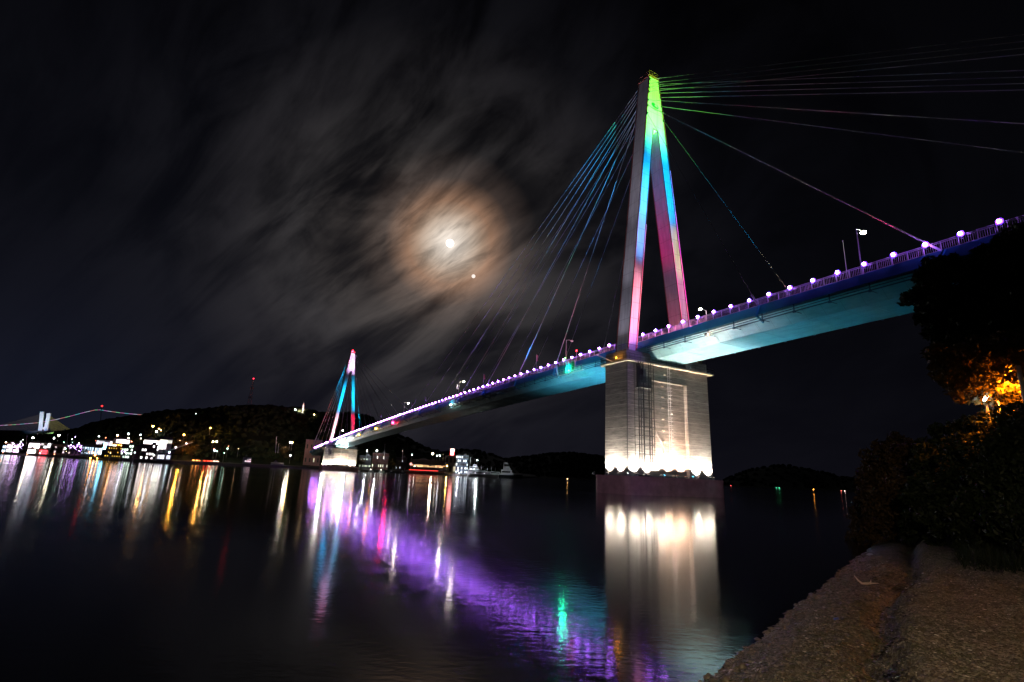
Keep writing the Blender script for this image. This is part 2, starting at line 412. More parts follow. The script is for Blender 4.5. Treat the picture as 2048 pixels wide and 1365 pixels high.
# ------------------------------------------------------------------ bridge
def build_bridge():
    br = empty('cable_stayed_bridge', (0, 0, 0))
    tag(br, 'long cable stayed bridge with two floodlit A shaped towers and blue deck across the strait', 'bridge')
    ys = list(np.arange(Y0D, Y1D+.1, 6.0)); 
    def sweep(mb, prof, ys=ys):
        n = len(prof); b = len(mb.v)
        for Y in ys:
            z = zd(Y); mb.v += [(x, Y, z+h) for x, h in prof]
        for i in range(len(ys)-1):
            for k in range(n):
                k2 = (k+1) % n; mb.f.append((b+i*n+k, b+i*n+k2, b+(i+1)*n+k2, b+(i+1)*n+k))
        mb.f.append(tuple(b+k for k in range(n))); e = b+(len(ys)-1)*n; mb.f.append(tuple(e+k for k in range(n))[::-1])
    d = MB(); sweep(d, [(-5.8, 0), (5.8, 0), (5.8, -.28), (-5.8, -.28)]); deck = d.build('road_deck', M['asphalt'], br)
    for s in (-1, 1):
        e = MB(); sweep(e, [(s*5.81, .12), (s*6.06, .12), (s*6.06, -1.08), (s*5.98, -1.08), (s*5.96, -.2), (s*5.81, -.2)])
        # vertical joints and stiffeners on the edge beam
        for Y in np.arange(Y0D+4, Y1D, 12.5): e.box(s*6.063 if s > 0 else -6.10, 6.10 if s > 0 else s*6.063, Y, Y+.12, zd(Y)-1.05, zd(Y)+.06)
        e.build('edge_beam', M['fascia'], br)
    g = MB(); sweep(g, [(-5.2, -.29), (-5.2, -1.15), (-3.5, -2.8), (3.5, -2.8), (5.2, -1.15), (5.2, -.29)])
    w = g                                      # transverse weld ribs on webs and soffit
    for Y in np.arange(Y0D+3, Y1D, 7.1):
        z = zd(Y)
        for s in (-1, 1): w.bar((s*5.22, Y, z-1.17), (s*3.52, Y, z-2.82), .05, .03)
        w.bar((-3.5, Y, z-2.815), (3.5, Y, z-2.815), .05, .03)
    gir = g.build('box_girder', M['girder'], br)
    # pipes and handrail hung below the edge beam
    for s in (-1, 1):
        pm = MB(); yy = [y for y in ys if (-105 <= y <= 372)]
        segs = [[y for y in np.arange(Y0D, -3.4, 5.)] + [-3.4], [4.4]+[y for y in np.arange(7, 276, 6.)]+[276.3], [285.]+[y for y in np.arange(288, Y1D, 6.)]]
        for sg in segs:
            for h, r in ((-1.28, .05), (-1.62, .06), (-1.98, .075)):
                pm.tube([(s*5.88, y, zd(y)+h) for y in sg], r, 6)
        for Y in np.arange(-104, Y1D, 4.6):
            if -3.4 < Y < 4.4 or 276 < Y < 285: continue
            z = zd(Y); pm.bar((s*5.88, Y, z-1.0), (s*5.88, Y, z-2.05), .13, .08)
            pm.bar((s*5.88, Y, z-1.98), (s*4.35, Y, z-1.98), .06)
            pm.box(min(s*5.78, s*6.0), max(s*5.78, s*6.0), Y-.16, Y+.16, z-2.16, z-1.9)
        pm.build('service_pipe', M['bluesteel'], br)
    # railings
    for s in (-1, 1):
        rm = MB(); X = s*5.92
        for h, wd in ((1.2, .07), (1.05, .03), (.22, .04)):
            for a, b_ in zip(ys[:-1], ys[1:]): rm.bar((X, a, zd(a)+h), (X, b_, zd(b_)+h), wd, .05)
        k = 0
        for Y in np.arange(Y0D, Y1D, 1.531):
            rm.bar((X, Y, zd(Y)+.12), (X, Y, zd(Y)+1.24), .08, .08, (0, 1, 0))
        Yb = Y0D
        end = 120 if s < 0 else 30
        while Yb < end:
            rm.bar((X, Yb, zd(Yb)+.22), (X, Yb, zd(Yb)+1.05), .022, .022, (0, 1, 0)); Yb += .19
        rm.build('railing', M['steel'], deck)
    # drain boxes under the far edge
    # towers
    for Yt, zs in ((0., 24.0), (280., zd(280)-1.9)):
        tower(br, Yt, zs)
    piers(br)
    cables(br)
    return br

def tower(br, Yt, z0):
    H = 61.0; y0, y1 = Yt-.97, Yt+2.1
    def X(h): return 8.15-(8.15-1.27)*h/H                      # outer edge half width
    hk = 48.3                                                   # crotch height above base
    def XI(h): return 6.3-(6.3-.62)*h/hk
    out = [(-X(0), z0), (-X(H), z0+H), (X(H), z0+H), (X(0), z0), (XI(0), z0), (XI(hk), z0+hk), (-XI(hk), z0+hk), (-XI(0), z0)]
    m = MB()
    def front(y):
        # split in convex quads : legs in lifts, head
        return y
    n = len(out)
    for s in (-1, 1):
        hs = list(np.linspace(0, hk, 9))
        b = len(m.v)
        for h in hs:
            m.v += [(s*X(h), y0, z0+h), (s*XI(h), y0, z0+h), (s*XI(h), y1, z0+h), (s*X(h), y1, z0+h)]
        for i in range(len(hs)-1):
            for k in range(4):
                k2 = (k+1) % 4; q = (b+i*4+k, b+i*4+k2, b+i*4+4+k2, b+i*4+4+k); m.f.append(q if s > 0 else q[::-1])
        m.f.append((b, b+1, b+2, b+3) if s < 0 else (b+3, b+2, b+1, b))
    b = len(m.v)
    m.v += [(-X(hk), y0, z0+hk), (-XI(hk), y0, z0+hk), (XI(hk), y0, z0+hk), (X(hk), y0, z0+hk), (X(H), y0, z0+H), (-X(H), y0, z0+H),
            (-X(hk), y1, z0+hk), (-XI(hk), y1, z0+hk), (XI(hk), y1, z0+hk), (X(hk), y1, z0+hk), (X(H), y1, z0+H), (-X(H), y1, z0+H)]
    m.f += [tuple(b+i for i in (0, 1, 2, 3, 4, 5)), tuple(b+i for i in (11, 10, 9, 8, 7, 6)), (b+1, b+7, b+8, b+2), (b+3, b+9, b+10, b+4), (b+4, b+10, b+11, b+5), (b+5, b+11, b+6, b)]
    t = m.build('tower', M['tower'], br)
    t['label'] = ('near' if Yt == 0 else 'far') + ' A shaped tower with coloured light on its legs'
    tr = MB(); e = .17
    for y in (y0-.05, y1+.05):
        for s in (-1, 1):
            tr.bar((s*X(0), y, z0), (s*X(H), y, z0+H), e, .2, (0, 1, 0))
            tr.bar((s*XI(0), y, z0), (s*XI(hk), y, z0+hk), e*.55, .16, (0, 1, 0))
        tr.bar((-X(H), y, z0+H), (X(H), y, z0+H), e, .2)
        tr.bar((-XI(hk), y, z0+hk), (XI(hk), y, z0+hk), e*.55, .16)
    tr.build('edge_trim', M['trim'], t)
    if Yt == 0:
        for sx, ee, segs_ in ((1, X, ((3, 12, (1., .03, .25), .5), (12, 22, (.9, .01, .5), .75), (22, 31, (.75, .01, .8), .6), (31, 40, (.4, .05, .9), .35))), (1, XI, ((3, 12, (1., .05, .2), .35), (12, 24, (.9, .01, .5), .4))), (-1, XI, ((1, 14, (1., .05, .1), .5), (14, 26, (.9, .03, .2), .35))), (-1, X, ((1, 14, (1., .03, .12), .35), (14, 28, (.8, .02, .15), .2)))):
            for ha, hb, cc, st_ in segs_:
                ls = MB(); off = .0; ls.bar((sx*ee(ha), y0-.19, z0+ha), (sx*ee(hb), y0-.19, z0+hb), .09, .06, (0, 1, 0)); ls.build('edge_glow_strip', emit(cc, st_*2), t)  # added glowing strips stand for the coloured light on the edge trim
    cp = MB(); cp.box(-1.5, 1.5, Yt-1.25, Yt+2.4, z0+H+.12, z0+H+.3)
    for x, y in ((-1.4, Yt-1.1), (1.4, Yt-1.1), (1.4, Yt+2.3), (-1.4, Yt+2.3), (0, Yt-1.1), (0, Yt+2.3)): cp.bar((x, y, z0+H+.3), (x, y, z0+H+1.3), .05)
    for a, b_ in (((-1.4, Yt-1.1), (1.4, Yt-1.1)), ((1.4, Yt-1.1), (1.4, Yt+2.3)), ((1.4, Yt+2.3), (-1.4, Yt+2.3)), ((-1.4, Yt+2.3), (-1.4, Yt-1.1))):
        for h in (.8, 1.3): cp.bar((*a, z0+H+h), (*b_, z0+H+h), .04)
    cp.build('top_platform', M['trim'], t)
    # anchor sockets down both edges
    for dz in AZ:
        for s in (-1, 1):
            x = s*(X(H-dz)-.05)
            for ya, yb in ((y0-.3, y0+.02), (y1-.02, y1+.3)):
                an = MB(); an.box(x-.16, x+.16, ya, yb, z0+H-dz-.17, z0+H-dz+.13); an.build('cable_socket', M['dark'], t)
    if Yt == 0:
        # emblem : an oval swoosh with four small characters below, painted green on the front
        em = MB(); cx, cz = .12, 78.2; N = 36; a0 = math.radians(-12)
        def ell(a, rx, rz, ox=0, oz=0):
            x, z = rx*math.cos(a)+ox, rz*math.sin(a)+oz; return (cx+x*math.cos(a0)-z*math.sin(a0), y0-.012, cz+x*math.sin(a0)+z*math.cos(a0))
        for k in range(N):
            a, b_ = 2*PI*k/N, 2*PI*(k+1)/N
            if 1.15 < (a+b_)/2 < 1.9: continue
            em.add([ell(a, .98, .58), ell(b_, .98, .58), ell(b_, .42, .22, .3, .1), ell(a, .42, .22, .3, .1)], [(0, 1, 2, 3)])
        def st(x0, z0_, x1, z1, w=.07): em.bar((cx+x0, y0-.02, cz+z0_), (cx+x1, y0-.02, cz+z1), w, .02, (0, 1, 0))
        for i, gl in enumerate(['yeo', 'su', 'si']):
            ox = -.55+i*.48; oz = -1.0-.07*i
            if gl == 'yeo':
                for k in range(8): st(ox-.1+.09*math.cos(k*PI/4), oz+.12+.09*math.sin(k*PI/4), ox-.1+.09*math.cos((k+1)*PI/4), oz+.12+.09*math.sin((k+1)*PI/4), .05)
                st(ox+.14, oz+.26, ox+.14, oz-.14, .05); st(ox+.03, oz+.16, ox+.14, oz+.16, .05); st(ox+.03, oz+.06, ox+.14, oz+.06, .05)
            else:
                st(ox-.14, oz+.02, ox, oz+.24, .05); st(ox+.12, oz+.02, ox, oz+.24, .05)
                if gl == 'su': st(ox-.18, oz-.03, ox+.18, oz-.03, .05); st(ox, oz-.03, ox, oz-.18, .05)
                else: st(ox+.19, oz+.26, ox+.19, oz-.16, .05)
        em.build('emblem', M['green'], t)
    # beacon on the top (red on the far tower)
    bm = MB(); bm.tube([(0, Yt+.5, z0+H+.3), (0, Yt+.5, z0+H+1.5)], .06, 6)
    bc = bm.build('beacon_post', M['dark'], t)
    if Yt > 0:
        for (x, y) in ((0, Yt+.5),):
            s = MB(); s.sphere((x, y, z0+H+1.7), .55, 10, 6); s.build('beacon', emit((1., .02, .05), 14.), t)
        s = MB(); s.box(-1.45, 1.45, Yt-1.35, Yt-1.2, z0+H+.5, z0+H+.75); s.build('beacon_bar', emit((1., .01, .03), 3.), t)
AZ = [1.0, 2.05, 3.1, 4.15, 6.3, 7.7, 9.6]

def piers(br):
    for Yp, ztop in ((0., 24.0), (280., zd(280)-1.9)):
        y0, y1 = Yp-2.42, Yp+3.2; zp = 2.87; near = Yp == 0
        zb = ztop-1.9                          # belt level
        P = empty('pier', (0, 0, 0), parent=br)
        P['label'] = ('near' if near else 'far')+' concrete pier washed with white light from below'
        # shaft : built as non overlapping boxes so that the recess is real
        m = MB(); XB, XT = 9.85, 9.62; rec = .75
        def slab(x0b, x0t, x1b, x1t, ya, yb, za, zc):
            m.add([(x0b, ya, za), (x1b, ya, za), (x1b, yb, za), (x0b, yb, za), (x0t, ya, zc), (x1t, ya, zc), (x1t, yb, zc), (x0t, yb, zc)],
                  [(3, 2, 1, 0), (4, 5, 6, 7), (0, 1, 5, 4), (1, 2, 6, 5), (2, 3, 7, 6), (3, 0, 4, 7)])
        slab(-XB, -XT, -4.25, -4.25, y0, y1, zp, ztop)
        slab(4.45, 4.45, XB+.25, XT+.25, y0, y1, zp, ztop)
        slab(-4.25, -4.25, 4.45, 4.45, y0+rec, y1-rec, zp, zb-2.8)
        slab(-4.25, -4.25, 4.45, 4.45, y0, y1, zb-2.8, ztop-1.35)
        sh = m.build('shaft', M['concrete'], P)
        # chamfer strip / parapet ledge lines
        led = MB(); led.box(-4.25, 4.45, y0-.12, y0-.003, zb-2.86, zb-2.72)
        led.build('ledge', M['walkway'], sh)
        pl = MB()
        c = 1.3; pts = []
        px0, px1, py0, py1 = -XB-1.3, XB+1.9, y0-1.6, y1+1.6
        for (cx, cy, a) in ((px0+c, py0+c, PI), (px1-c, py0+c, 1.5*PI), (px1-c, py1-c, 0), (px0+c, py1-c, .5*PI)):
            for k in range(5): pts.append((cx+c*math.cos(a+k*PI/8), cy+c*math.sin(a+k*PI/8)))
        pl.prismz(pts, -3, zp); pl.build('plinth', M['plinth'], P)
        rim = MB(); rim.prismz([(x*1.004, Yp+(y-Yp)*1.01) for x, y in pts], zp-.22, zp+.06); 
        rm_ = rim.build('plinth_rim', M['plinth'], P)
        # inspection walkway round the head : slab + handrail
        wk = MB(); o = .95
        a0, a1, b0, b1 = -XT-o, XT+.25+o, y0-o, y1+o
        cc = .7
        ring = [(a0+cc, b0), (a1-cc*.2, b0), (a1, b0+.2), (a1, b1-cc), (a1-cc, b1), (a0+cc, b1), (a0, b1-cc), (a0, b0+cc)]
        inner = [(-XT+.05, y0-.02), (XT+.2, y0-.02), (XT+.27, y0+.05), (XT+.27, y1-.05), (XT+.2, y1+.02), (-XT+.05, y1+.02), (-XT-.02, y1-.05), (-XT-.02, y0+.05)]
        for i in range(8):
            j = (i+1) % 8
            q = [ring[i], ring[j], inner[j], inner[i]]
            wk.add([(x, y, zb-.12) for x, y in q]+[(x, y, zb) for x, y in q], [(3, 2, 1, 0), (4, 5, 6, 7), (0, 1, 5, 4), (2, 3, 7, 6)])
            wk.bar((*ring[i], zb-.1), (*ring[j], zb-.1), .1, .22)
        wo = wk.build('walkway', M['walkway'], P)
        rl = MB()
        for i in range(8):
            j = (i+1) % 8; A, B = Vector((*ring[i], zb)), Vector((*ring[j], zb)); L = (B-A).length
            for h in (.55, 1.05): rl.bar(A+Vector((0, 0, h)), B+Vector((0, 0, h)), .04)
            nn = max(1, int(L/1.2))
            for k in range(nn+1): q = A.lerp(B, k/nn); rl.bar(q, q+Vector((0, 0, 1.05)), .035)
        rl.build('handrail', M['dark'], wo)
        # railing on the pier head
        rt = MB(); hx = XT
        for x0, x1 in ((-hx+.1, -4.4), (4.6, hx+.15)):
            for (ax, ay, bx, by) in ((x0, y0+.1, x1, y0+.1), (x0, y0+.1, x0, y1-.1), (x1, y0+.1, x1, y1-.1)):
                A, B = Vector((ax, ay, ztop)), Vector((bx, by, ztop)); L = (B-A).length
                for h in (.1, 1.1): rt.bar(A+Vector((0, 0, h)), B+Vector((0, 0, h)), .05)
                nn = int(L/.28)
                for k in range(nn+1): q = A.lerp(B, k/nn); rt.bar(q, q+Vector((0, 0, 1.1)), .025)
        # rail hung on front face of the notch
        for k in range(40):
            x = -4.2+k*8.6/39; rt.bar((x, y0+.06, ztop-1.35), (x, y0+.06, ztop-.45), .03)
        rt.bar((-4.2, y0+.06, ztop-.45), (4.4, y0+.06, ztop-.45), .05)
        rt.build('head_railing', M['dark'], P)
        # bearing blocks between pier and girder
        for x in (-2.8, 2.8):
            bb = MB(); bb.box(x-.6, x+.6, Yp-.6, Yp+1.4, ztop-1.35, zd(Yp)-2.82)
            bb.build('bearing', M['steel'], P)
        # service cage with lift frame
        cg = MB(); xa, xb = -8.1, -4.75; yf = y0-1.15
        for x in (xa, -7.6, -7.05, -5.85, -5.3, xb):
            lo = zp+2.2 if x in (xa, xb, -5.85, -5.3, -7.6) else zp+.05
            hi = zb-.15
            cg.bar((x, yf, lo), (x, yf, hi), .15 if lo < zp+1 else .10)
        for x in (xa, xb): cg.bar((x, y0-.1, zp+3), (x, y0-.1, zb-.15), .06)
        for z in np.arange(zp+3.6, zb-4, 1.5):
            w_ = .08 if int((z-zp)*10) % 3 else .14
            cg.bar((xa, yf, z), (xb, yf, z), w_); cg.bar((xa, yf, z), (xa, y0, z), .05); cg.bar((xb, yf, z), (xb, y0, z), .05)
        for z in (zp+3.6+1.5*2, zp+3.6+1.5*6): cg.box(xa, xb, yf-.08, yf+.08, z-.08, z+.08)
        cgo = cg.build('service_cage', M['dark'], P)
        cb = MB(); cb.box(-7.9, -5.1, yf-.1, y0-.1, zb-4.55, zb-4.4)
        for x in np.arange(-7.9, -5.05, .18): cb.bar((x, yf-.1, zb-4.4), (x, yf-.1, zb-2.6), .06)
        for z in (zb-4.4, zb-3.5, zb-2.6, zb-1.4, zb-.4): cb.bar((-7.9, yf-.1, z), (-5.1, yf-.1, z), .06)
        cb.box(-7.6, -7.5, yf, y0-.1, zb-4.4, zb-.3); cb.box(-6.9, -6.2, yf+.2, y0-.15, zb-3.6, zb-1.2)
        cb.build('platform', M['dark'], cgo)
        cf = MB(); cf.box(-7.6, -6.4, yf-.3, y0-.2, zp+.05, zp+.25); cf.box(-7.25, -6.8, yf-.15, yf+.3, zp+.25, zp+.6); cf.build('cage_foot', M['dark'], cgo)
        # hooped ladder
        ld = MB(); xl = -.45; yl = y0+rec-.25
        for x in (xl, xl+.5): ld.bar((x, y0-.25, zp+2.2), (x, y0-.25, zb-.1), .05)
        for z in np.arange(zp+2.3, zb-.2, .33): ld.bar((xl, y0-.25, z), (xl+.5, y0-.25, z), .03)
        for z in np.arange(zp+3.6, zb-.4, .66):
            pts_ = [(xl+.25+.42*math.cos(a), y0-.25-.32-.42*math.sin(a)+.2, z) for a in np.linspace(-.4, PI+.4, 8)]
            ld.tube(pts_, .018, 4)
        ld.bar((xl+.55, yl, zp+3.2), (xl-2.2, y0+rec-.08, zp+7.6), .04)
        ld.build('ladder', M['steel'], P)
        # small lugs up the wall beside the ladder
        for z in np.arange(zp+4, zb-1.0, 1.95):
            lg_ = MB()
            lg_.box(-1.2, -.75, y0+rec-.3 if z < zb-3 else y0-.3, y0+rec-.01 if z < zb-3 else y0-.01, z, z+.18)
            lg_.build('step_lug', M['walkway'], P)
        pi = MB()                                    # pipe down the corner and two short pipes in the recess
        pi.tube([(-XB+.02, y0-.1, zp+.06), (-XT-.02, y0-.1, zb-.2)], .07, 6)
        pi.build('drain_pipe', M['dark'], P)
        if near:
            bx = MB(); bx.box(7.2, 8.4, y0-.35, y0+.7, ztop+.01, ztop+1.6)
            bx.build('equipment_box', M['wood'], P)

def cables(br):
    front = [(-85.7, 0), (-84.6, 1), (-83.6, 2), (-82.6, 3), (-68., 4), (-46.8, 5), (-25.4, 6)]
    back = [132., 114.4, 96.6, 78.9, 61.1, 43.0, 25.4]
    H = 61.
    for Yt, z0, sg in ((0., 24.0, 1), (280., zd(280)-1.9, -1)):
        for s in (-1, 1):
            for i in range(7):
                x = s*(1.27+(8.15-1.27)*AZ[i]/H-.05); zt = z0+H-AZ[i]
                for Ya, yo in ((front[i][0], -1.1 if sg > 0 else 2.25), (back[i], 2.25 if sg > 0 else -1.1)):
                    Y = Ya if sg > 0 else 280-Ya
                    m = MB(); r = (.03 if -30 < Ya < 0 else .06 if -50 < Ya < -30 else .045 if Ya < 0 else .055) if Yt == 0 else .08
                    m.tube([(x, Yt+yo, zt), (s*5.95, Y, zd(Y)+.15)], r, 6)
                    # lower socket
                    A = Vector((s*5.95, Y, zd(Y)+.15)); B = Vector((x, Yt+yo, zt)); dd = (B-A).normalized()
                    m.tube([A-dd*.3, A+dd*2.2], .13, 6)
                    m.build('cable', M['cabledim'] if (Yt == 0 and -30 < Ya < 0) else M['cablebright'] if (Yt == 0 and -50 < Ya < -30) else M['cable'], br)
        # outrigger brackets on edge beam at anchor points
    for Y in [f[0] for f in front[3:]]+back+[280-b for b in back]+[280-f[0] for f in front[3:]]:
        for s in (-1, 1):
            z = zd(Y); bk = MB()
            bk.bar((s*6.12, Y-.35, z+.1), (s*6.12, Y+.35, z-1.25), .16, .5, (1, 0, 0))
            bk.bar((s*6.1, Y+.35, z-1.2), (s*4.6, Y+.35, z-1.9), .18, .3)
            bk.build('anchor_bracket', M['fascia'], br)

bridge = build_bridge()

# ------------------------------------------------------------------ lamps along the near railing
def rail_lamp(st=100.):
    root = empty('railing_lamp', (0, 0, 0))
    tag(root, 'small violet globe lamp on the railing of the long bridge deck', 'lamp', 'violet lamps along the bridge railing')
    p_ = MB(); p_.tube([(0, 0, -.1), (0, 0, .12)], .05, 6); p_.box(-.1, .1, -.1, .1, -.14, -.1); p_.box(-.03, .34, -.03, .03, -.2, -.14); p_.build('lamp_base', M['steel'], root)
    g = MB(); g.sphere((0, 0, .30), .17, 8, 6); g.build('globe', emit((.45, .15, 1.), st), root)
    d_ = MB(); d_.tube([(.30, 0, .30), (.24, 0, .30), (.12, 0, .30)], [.10, .31, .34], 14); d_.build('halo_dish', M['halodish'], root)  # added dish, its violet stands for the glow around the globe
    return root
SP = 3.0621; N0 = 16.8808
protos = []
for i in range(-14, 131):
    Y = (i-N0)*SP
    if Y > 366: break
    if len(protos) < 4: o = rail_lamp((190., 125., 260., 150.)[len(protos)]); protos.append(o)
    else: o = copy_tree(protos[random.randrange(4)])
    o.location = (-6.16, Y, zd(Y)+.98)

# ------------------------------------------------------------------ street lamps, masts, flags on the deck
def street_lamp(loc, H, arm, w, c, s, label, group=None, rz=0., head=.33, pole=.07, cat='street lamp', aim=None, cone=70):
    root = empty('street_lamp', loc, rz)
    p_ = MB(); p_.tube([(0, 0, 0), (0, 0, H)], [pole*1.25, pole*.8], 8); p_.build('pole', M['steel'], root)
    b = MB(); b.tube([(0, 0, H-.05), (arm*.5, 0, H+.12), (arm, 0, H+.02)], pole*.6, 6); b.build('arm', M['steel'], root)
    h = MB(); h.box(arm-.3, arm+.35, -.14, .14, H+.0, H+.14); hd = h.build('lamp_head', M['steel'], root)
    g = MB(); g.sphere((arm+.02, 0, H-.03), head, 8, 6, .6)
    g.build('lamp_glass', emit(c, s) if s > 0 else M['white'], hd)
    if w and aim is None: point_light('bulb', (arm, 0, H-.35), w, c, .2, root)
    if w and aim is not None:
        l = bpy.data.lights.new('shaded bulb', 'SPOT'); l.energy = w; l.color = c; l.spot_size = math.radians(cone); l.spot_blend = .6; l.shadow_soft_size = .12
        lo = bpy.data.objects.new('bulb', l); COL.objects.link(lo); lo.parent = root; lo.location = (arm, 0, H-.35)
        wl = Matrix.Rotation(rz, 4, 'Z') @ Vector((arm, 0, H-.35)) + Vector(loc); d_ = Matrix.Rotation(-rz, 4, 'Z') @ (Vector(aim)-wl)
        lo.rotation_euler = d_.to_track_quat('-Z', 'Y').to_euler()
    tag(root, label, cat, group)
    return root
WARMW = (1., .93, .68); COOLW = (.85, .95, 1.); SOD = (1., .42, .08)
lampspec = [(-5.45, -38.8, 6.2, 0, 900, 60, 'tall lit street lamp on the bridge deck nearest the dark tree on the right'),
            (5.45, -6.8, 6.8, PI, 100, 40, 'lit street lamp just right of the near bridge tower'),
            (-5.45, 21.9, 5.9, 0, 0, 0, 'unlit street lamp with green signal light on its pole left of the near tower'),
            (-5.45, 80.5, 5.9, 0, 500, 60, 'lit street lamp standing beside a flag on the middle of the bridge deck'),
            (-5.45, 135.9, 5.9, 0, 500, 110, 'brightest lit street lamp on the far half of the bridge deck'),
            (5.45, 172., 6.2, PI, 400, 60, 'lit street lamp on the far side of the deck before the far tower'),
            (5.45, 236., 6.2, PI, 400, 60, 'lit street lamp on the deck just right of the far tower'),
            (-5.45, 262., 6., 0, 0, 120, 'small lit street lamp between the legs of the far tower')]
for X_, Y_, H_, rz_, w_, s_, lab in lampspec:
    street_lamp((X_, Y_, zd(Y_)), H_, 1.5, w_, WARMW, s_, lab, 'street lamps on the bridge deck', rz_)
sg = MB(); sg.sphere((0, 0, 0), .11, 8, 6); o = sg.build('signal_lamp', emit((.15, 1., .1), 14.)); o.location = (-5.62, 21.9, zd(21.9)+1.85)
tag(o, 'small green signal lamp clamped low on the unlit street lamp pole', 'signal lamp')
def mast(loc, H, label, flag=None, top=None, group=None, rz=0.):
    root = empty('flag_pole' if flag else 'mast', loc, rz)
    p_ = MB(); p_.tube([(0, 0, 0), (0, 0, H)], [.05, .03], 6); p_.build('pole', M['steel'], root)
    if flag:
        f = MB(); W_, Hh = .8, 1.3; n = 7; b = 0
        for k in range(n):
            y = .08*math.sin(k*1.3); x = .04+W_*k/(n-1)*.55; dz = -.25*k/(n-1)
            f.v += [(x, y, H-.1+dz), (x+.05, y+.03, H-.1-Hh+dz*1.4)]
            if k: f.f.append((2*k-2, 2*k-1, 2*k+1, 2*k))
        fo = f.build('flag', M[flag], root); so_ = fo.modifiers.new('thickness', 'SOLIDIFY'); so_.thickness = .01
    if top:
        t_ = MB(); t_.sphere((0, 0, H+.05), .07, 6, 5); t_.build('tip', M['white'], root)
    tag(root, label, 'flag' if flag else 'mast', group)
mast((-5.6, -37.2, zd(-37.2)+.1), 5.1, 'thin bare mast on the bridge deck left of the tall lit street lamp', top=True)
for Y_, fl, lab in ((34., 'flagred', 'faded red flag on a pole over the deck nearest the near tower'), (62.5, 'flagred', 'drooping red flag on a pole at mid deck behind the violet lamps'),
                    (81.9, 'flagwhite', 'white flag on a pole below the lit lamp at the middle of the deck'), (110.7, 'flagwhite', 'small white flag on a pole between two lit lamps of the far deck'),
                    (126., 'flagred', 'thin flag on the far deck just right of the brightest street lamp'), (170., 'flagwhite', 'last small flag on the deck towards the far tower')):
    mast((-5.62, Y_, zd(Y_)+.1), 5.0, lab, fl, group='flags along the bridge deck')

# warning / navigation lights on the edge beam
def nav_light(Y, h, c, s, r, w, label, X=-6.25, cat='navigation light'):
    root = empty('navigation_light', (X, Y, zd(Y)+h))
    b = MB(); b.box(-.12, .2, -.14, .14, -.2, -.08); b.build('bracket', M['dark'], root)
    g = MB(); g.sphere((0, 0, .05), r, 8, 6); g.build('lamp_glass', emit(c, s), root)
    if w: point_light('bulb', (-.5, 0, .05), w, c, .15, root)
    tag(root, label, cat)
nav_light(17.4, 2.45, (1., .02, .03), 25., .13, 25, 'bright red signal light on a short post above the railing near the tower', X=-5.9)
p_ = MB(); p_.tube([(-5.9, 17.4, zd(17.4)+1.2), (-5.9, 17.4, zd(17.4)+2.26)], .03, 6); o = p_.build('signal_post', M['steel']); tag(o, 'short thin post carrying the red signal light above the railing', 'post')
nav_light(19.6, -1.5, (.01, 1., .40), 60., .2, 900, 'bright green navigation light under the deck edge left of the near pier')
nav_light(84.2, -1.3, WARMW, 60., .22, 400, 'bright white light hanging below the deck edge at mid span')
nav_light(147., -1.2, (1., .008, .04), 170., .42, 900, 'bright red navigation light below the deck edge on the far half')
nav_light(173.7, -1.3, (1., .33, .02), 60., .4, 300, 'largest orange warning light below the far deck edge')
nav_light(206.7, -1.5, (1., .33, .02), 50., .4, 300, 'middle orange warning light below the far deck edge')
nav_light(242.5, -1.9, (1., .33, .02), 50., .4, 300, 'orange warning light below the deck edge nearest the far tower')
nav_light(296., -2.3, (1., .33, .02), 22., .36, 200, 'orange light below the railing just left of the far tower foot')
nav_light(322., .6, (1., .33, .02), 22., .36, 200, 'outermost orange light at the far end of the bridge railing')
# the small hanging inspection gantry at the green light
gn = empty('inspection_gantry', (-6.4, 19.5, zd(19.5)-2.0))
g = MB(); g.box(-.35, .3, -5.2, 3.4, -.12, 0)
for y in np.arange(-5.2, 3.5, .95): g.bar((-.33, y, 0), (-.33, y, 1.0), .05); 
for h in (.5, 1.0): g.bar((-.33, -5.2, h), (-.33, 3.4, h), .05)
g.build('platform', M['steel'], gn)
g = MB(); g.box(.0, .18, -2.2, -1.0, .35, 2.35); g.build('notice_board', paint('pale board frame', (.5, .55, .52), .6), gn)
g = MB(); g.box(-.014, -.004, -2.08, -1.12, .47, 2.23); g.build('board_face', paint('green board', (.05, .2, .12), .6), gn)
for ga, gb, gw, gh in (((-.2, 3.6, -.1), (.25, 4.9, 2.4), .35, .25), ((-.2, 3.3, -.36), (-.1, 5.2, -.3), .4, .4), ((.2, .4, .0), (.2, .4, 2.6), .12, .12), ((.2, 1.2, .0), (.2, 1.2, 2.6), .12, .12)):
    g = MB(); g.bar(ga, gb, gw, gh); g.build('hanger', M['girder'], gn)
tag(gn, 'inspection gantry with railing and framed board hung under the deck edge in green light', 'gantry')

# ------------------------------------------------------------------ floodlights of the bridge
PINK = (1., .42, .55); BLUE = (.05, .42, 1.); CYAN = (.02, .55, 1.); GREEN = (.12, 1., .10); RED = (1., .02, .10); PURP = (.45, .2, 1.); WARM = (1., .84, .68)
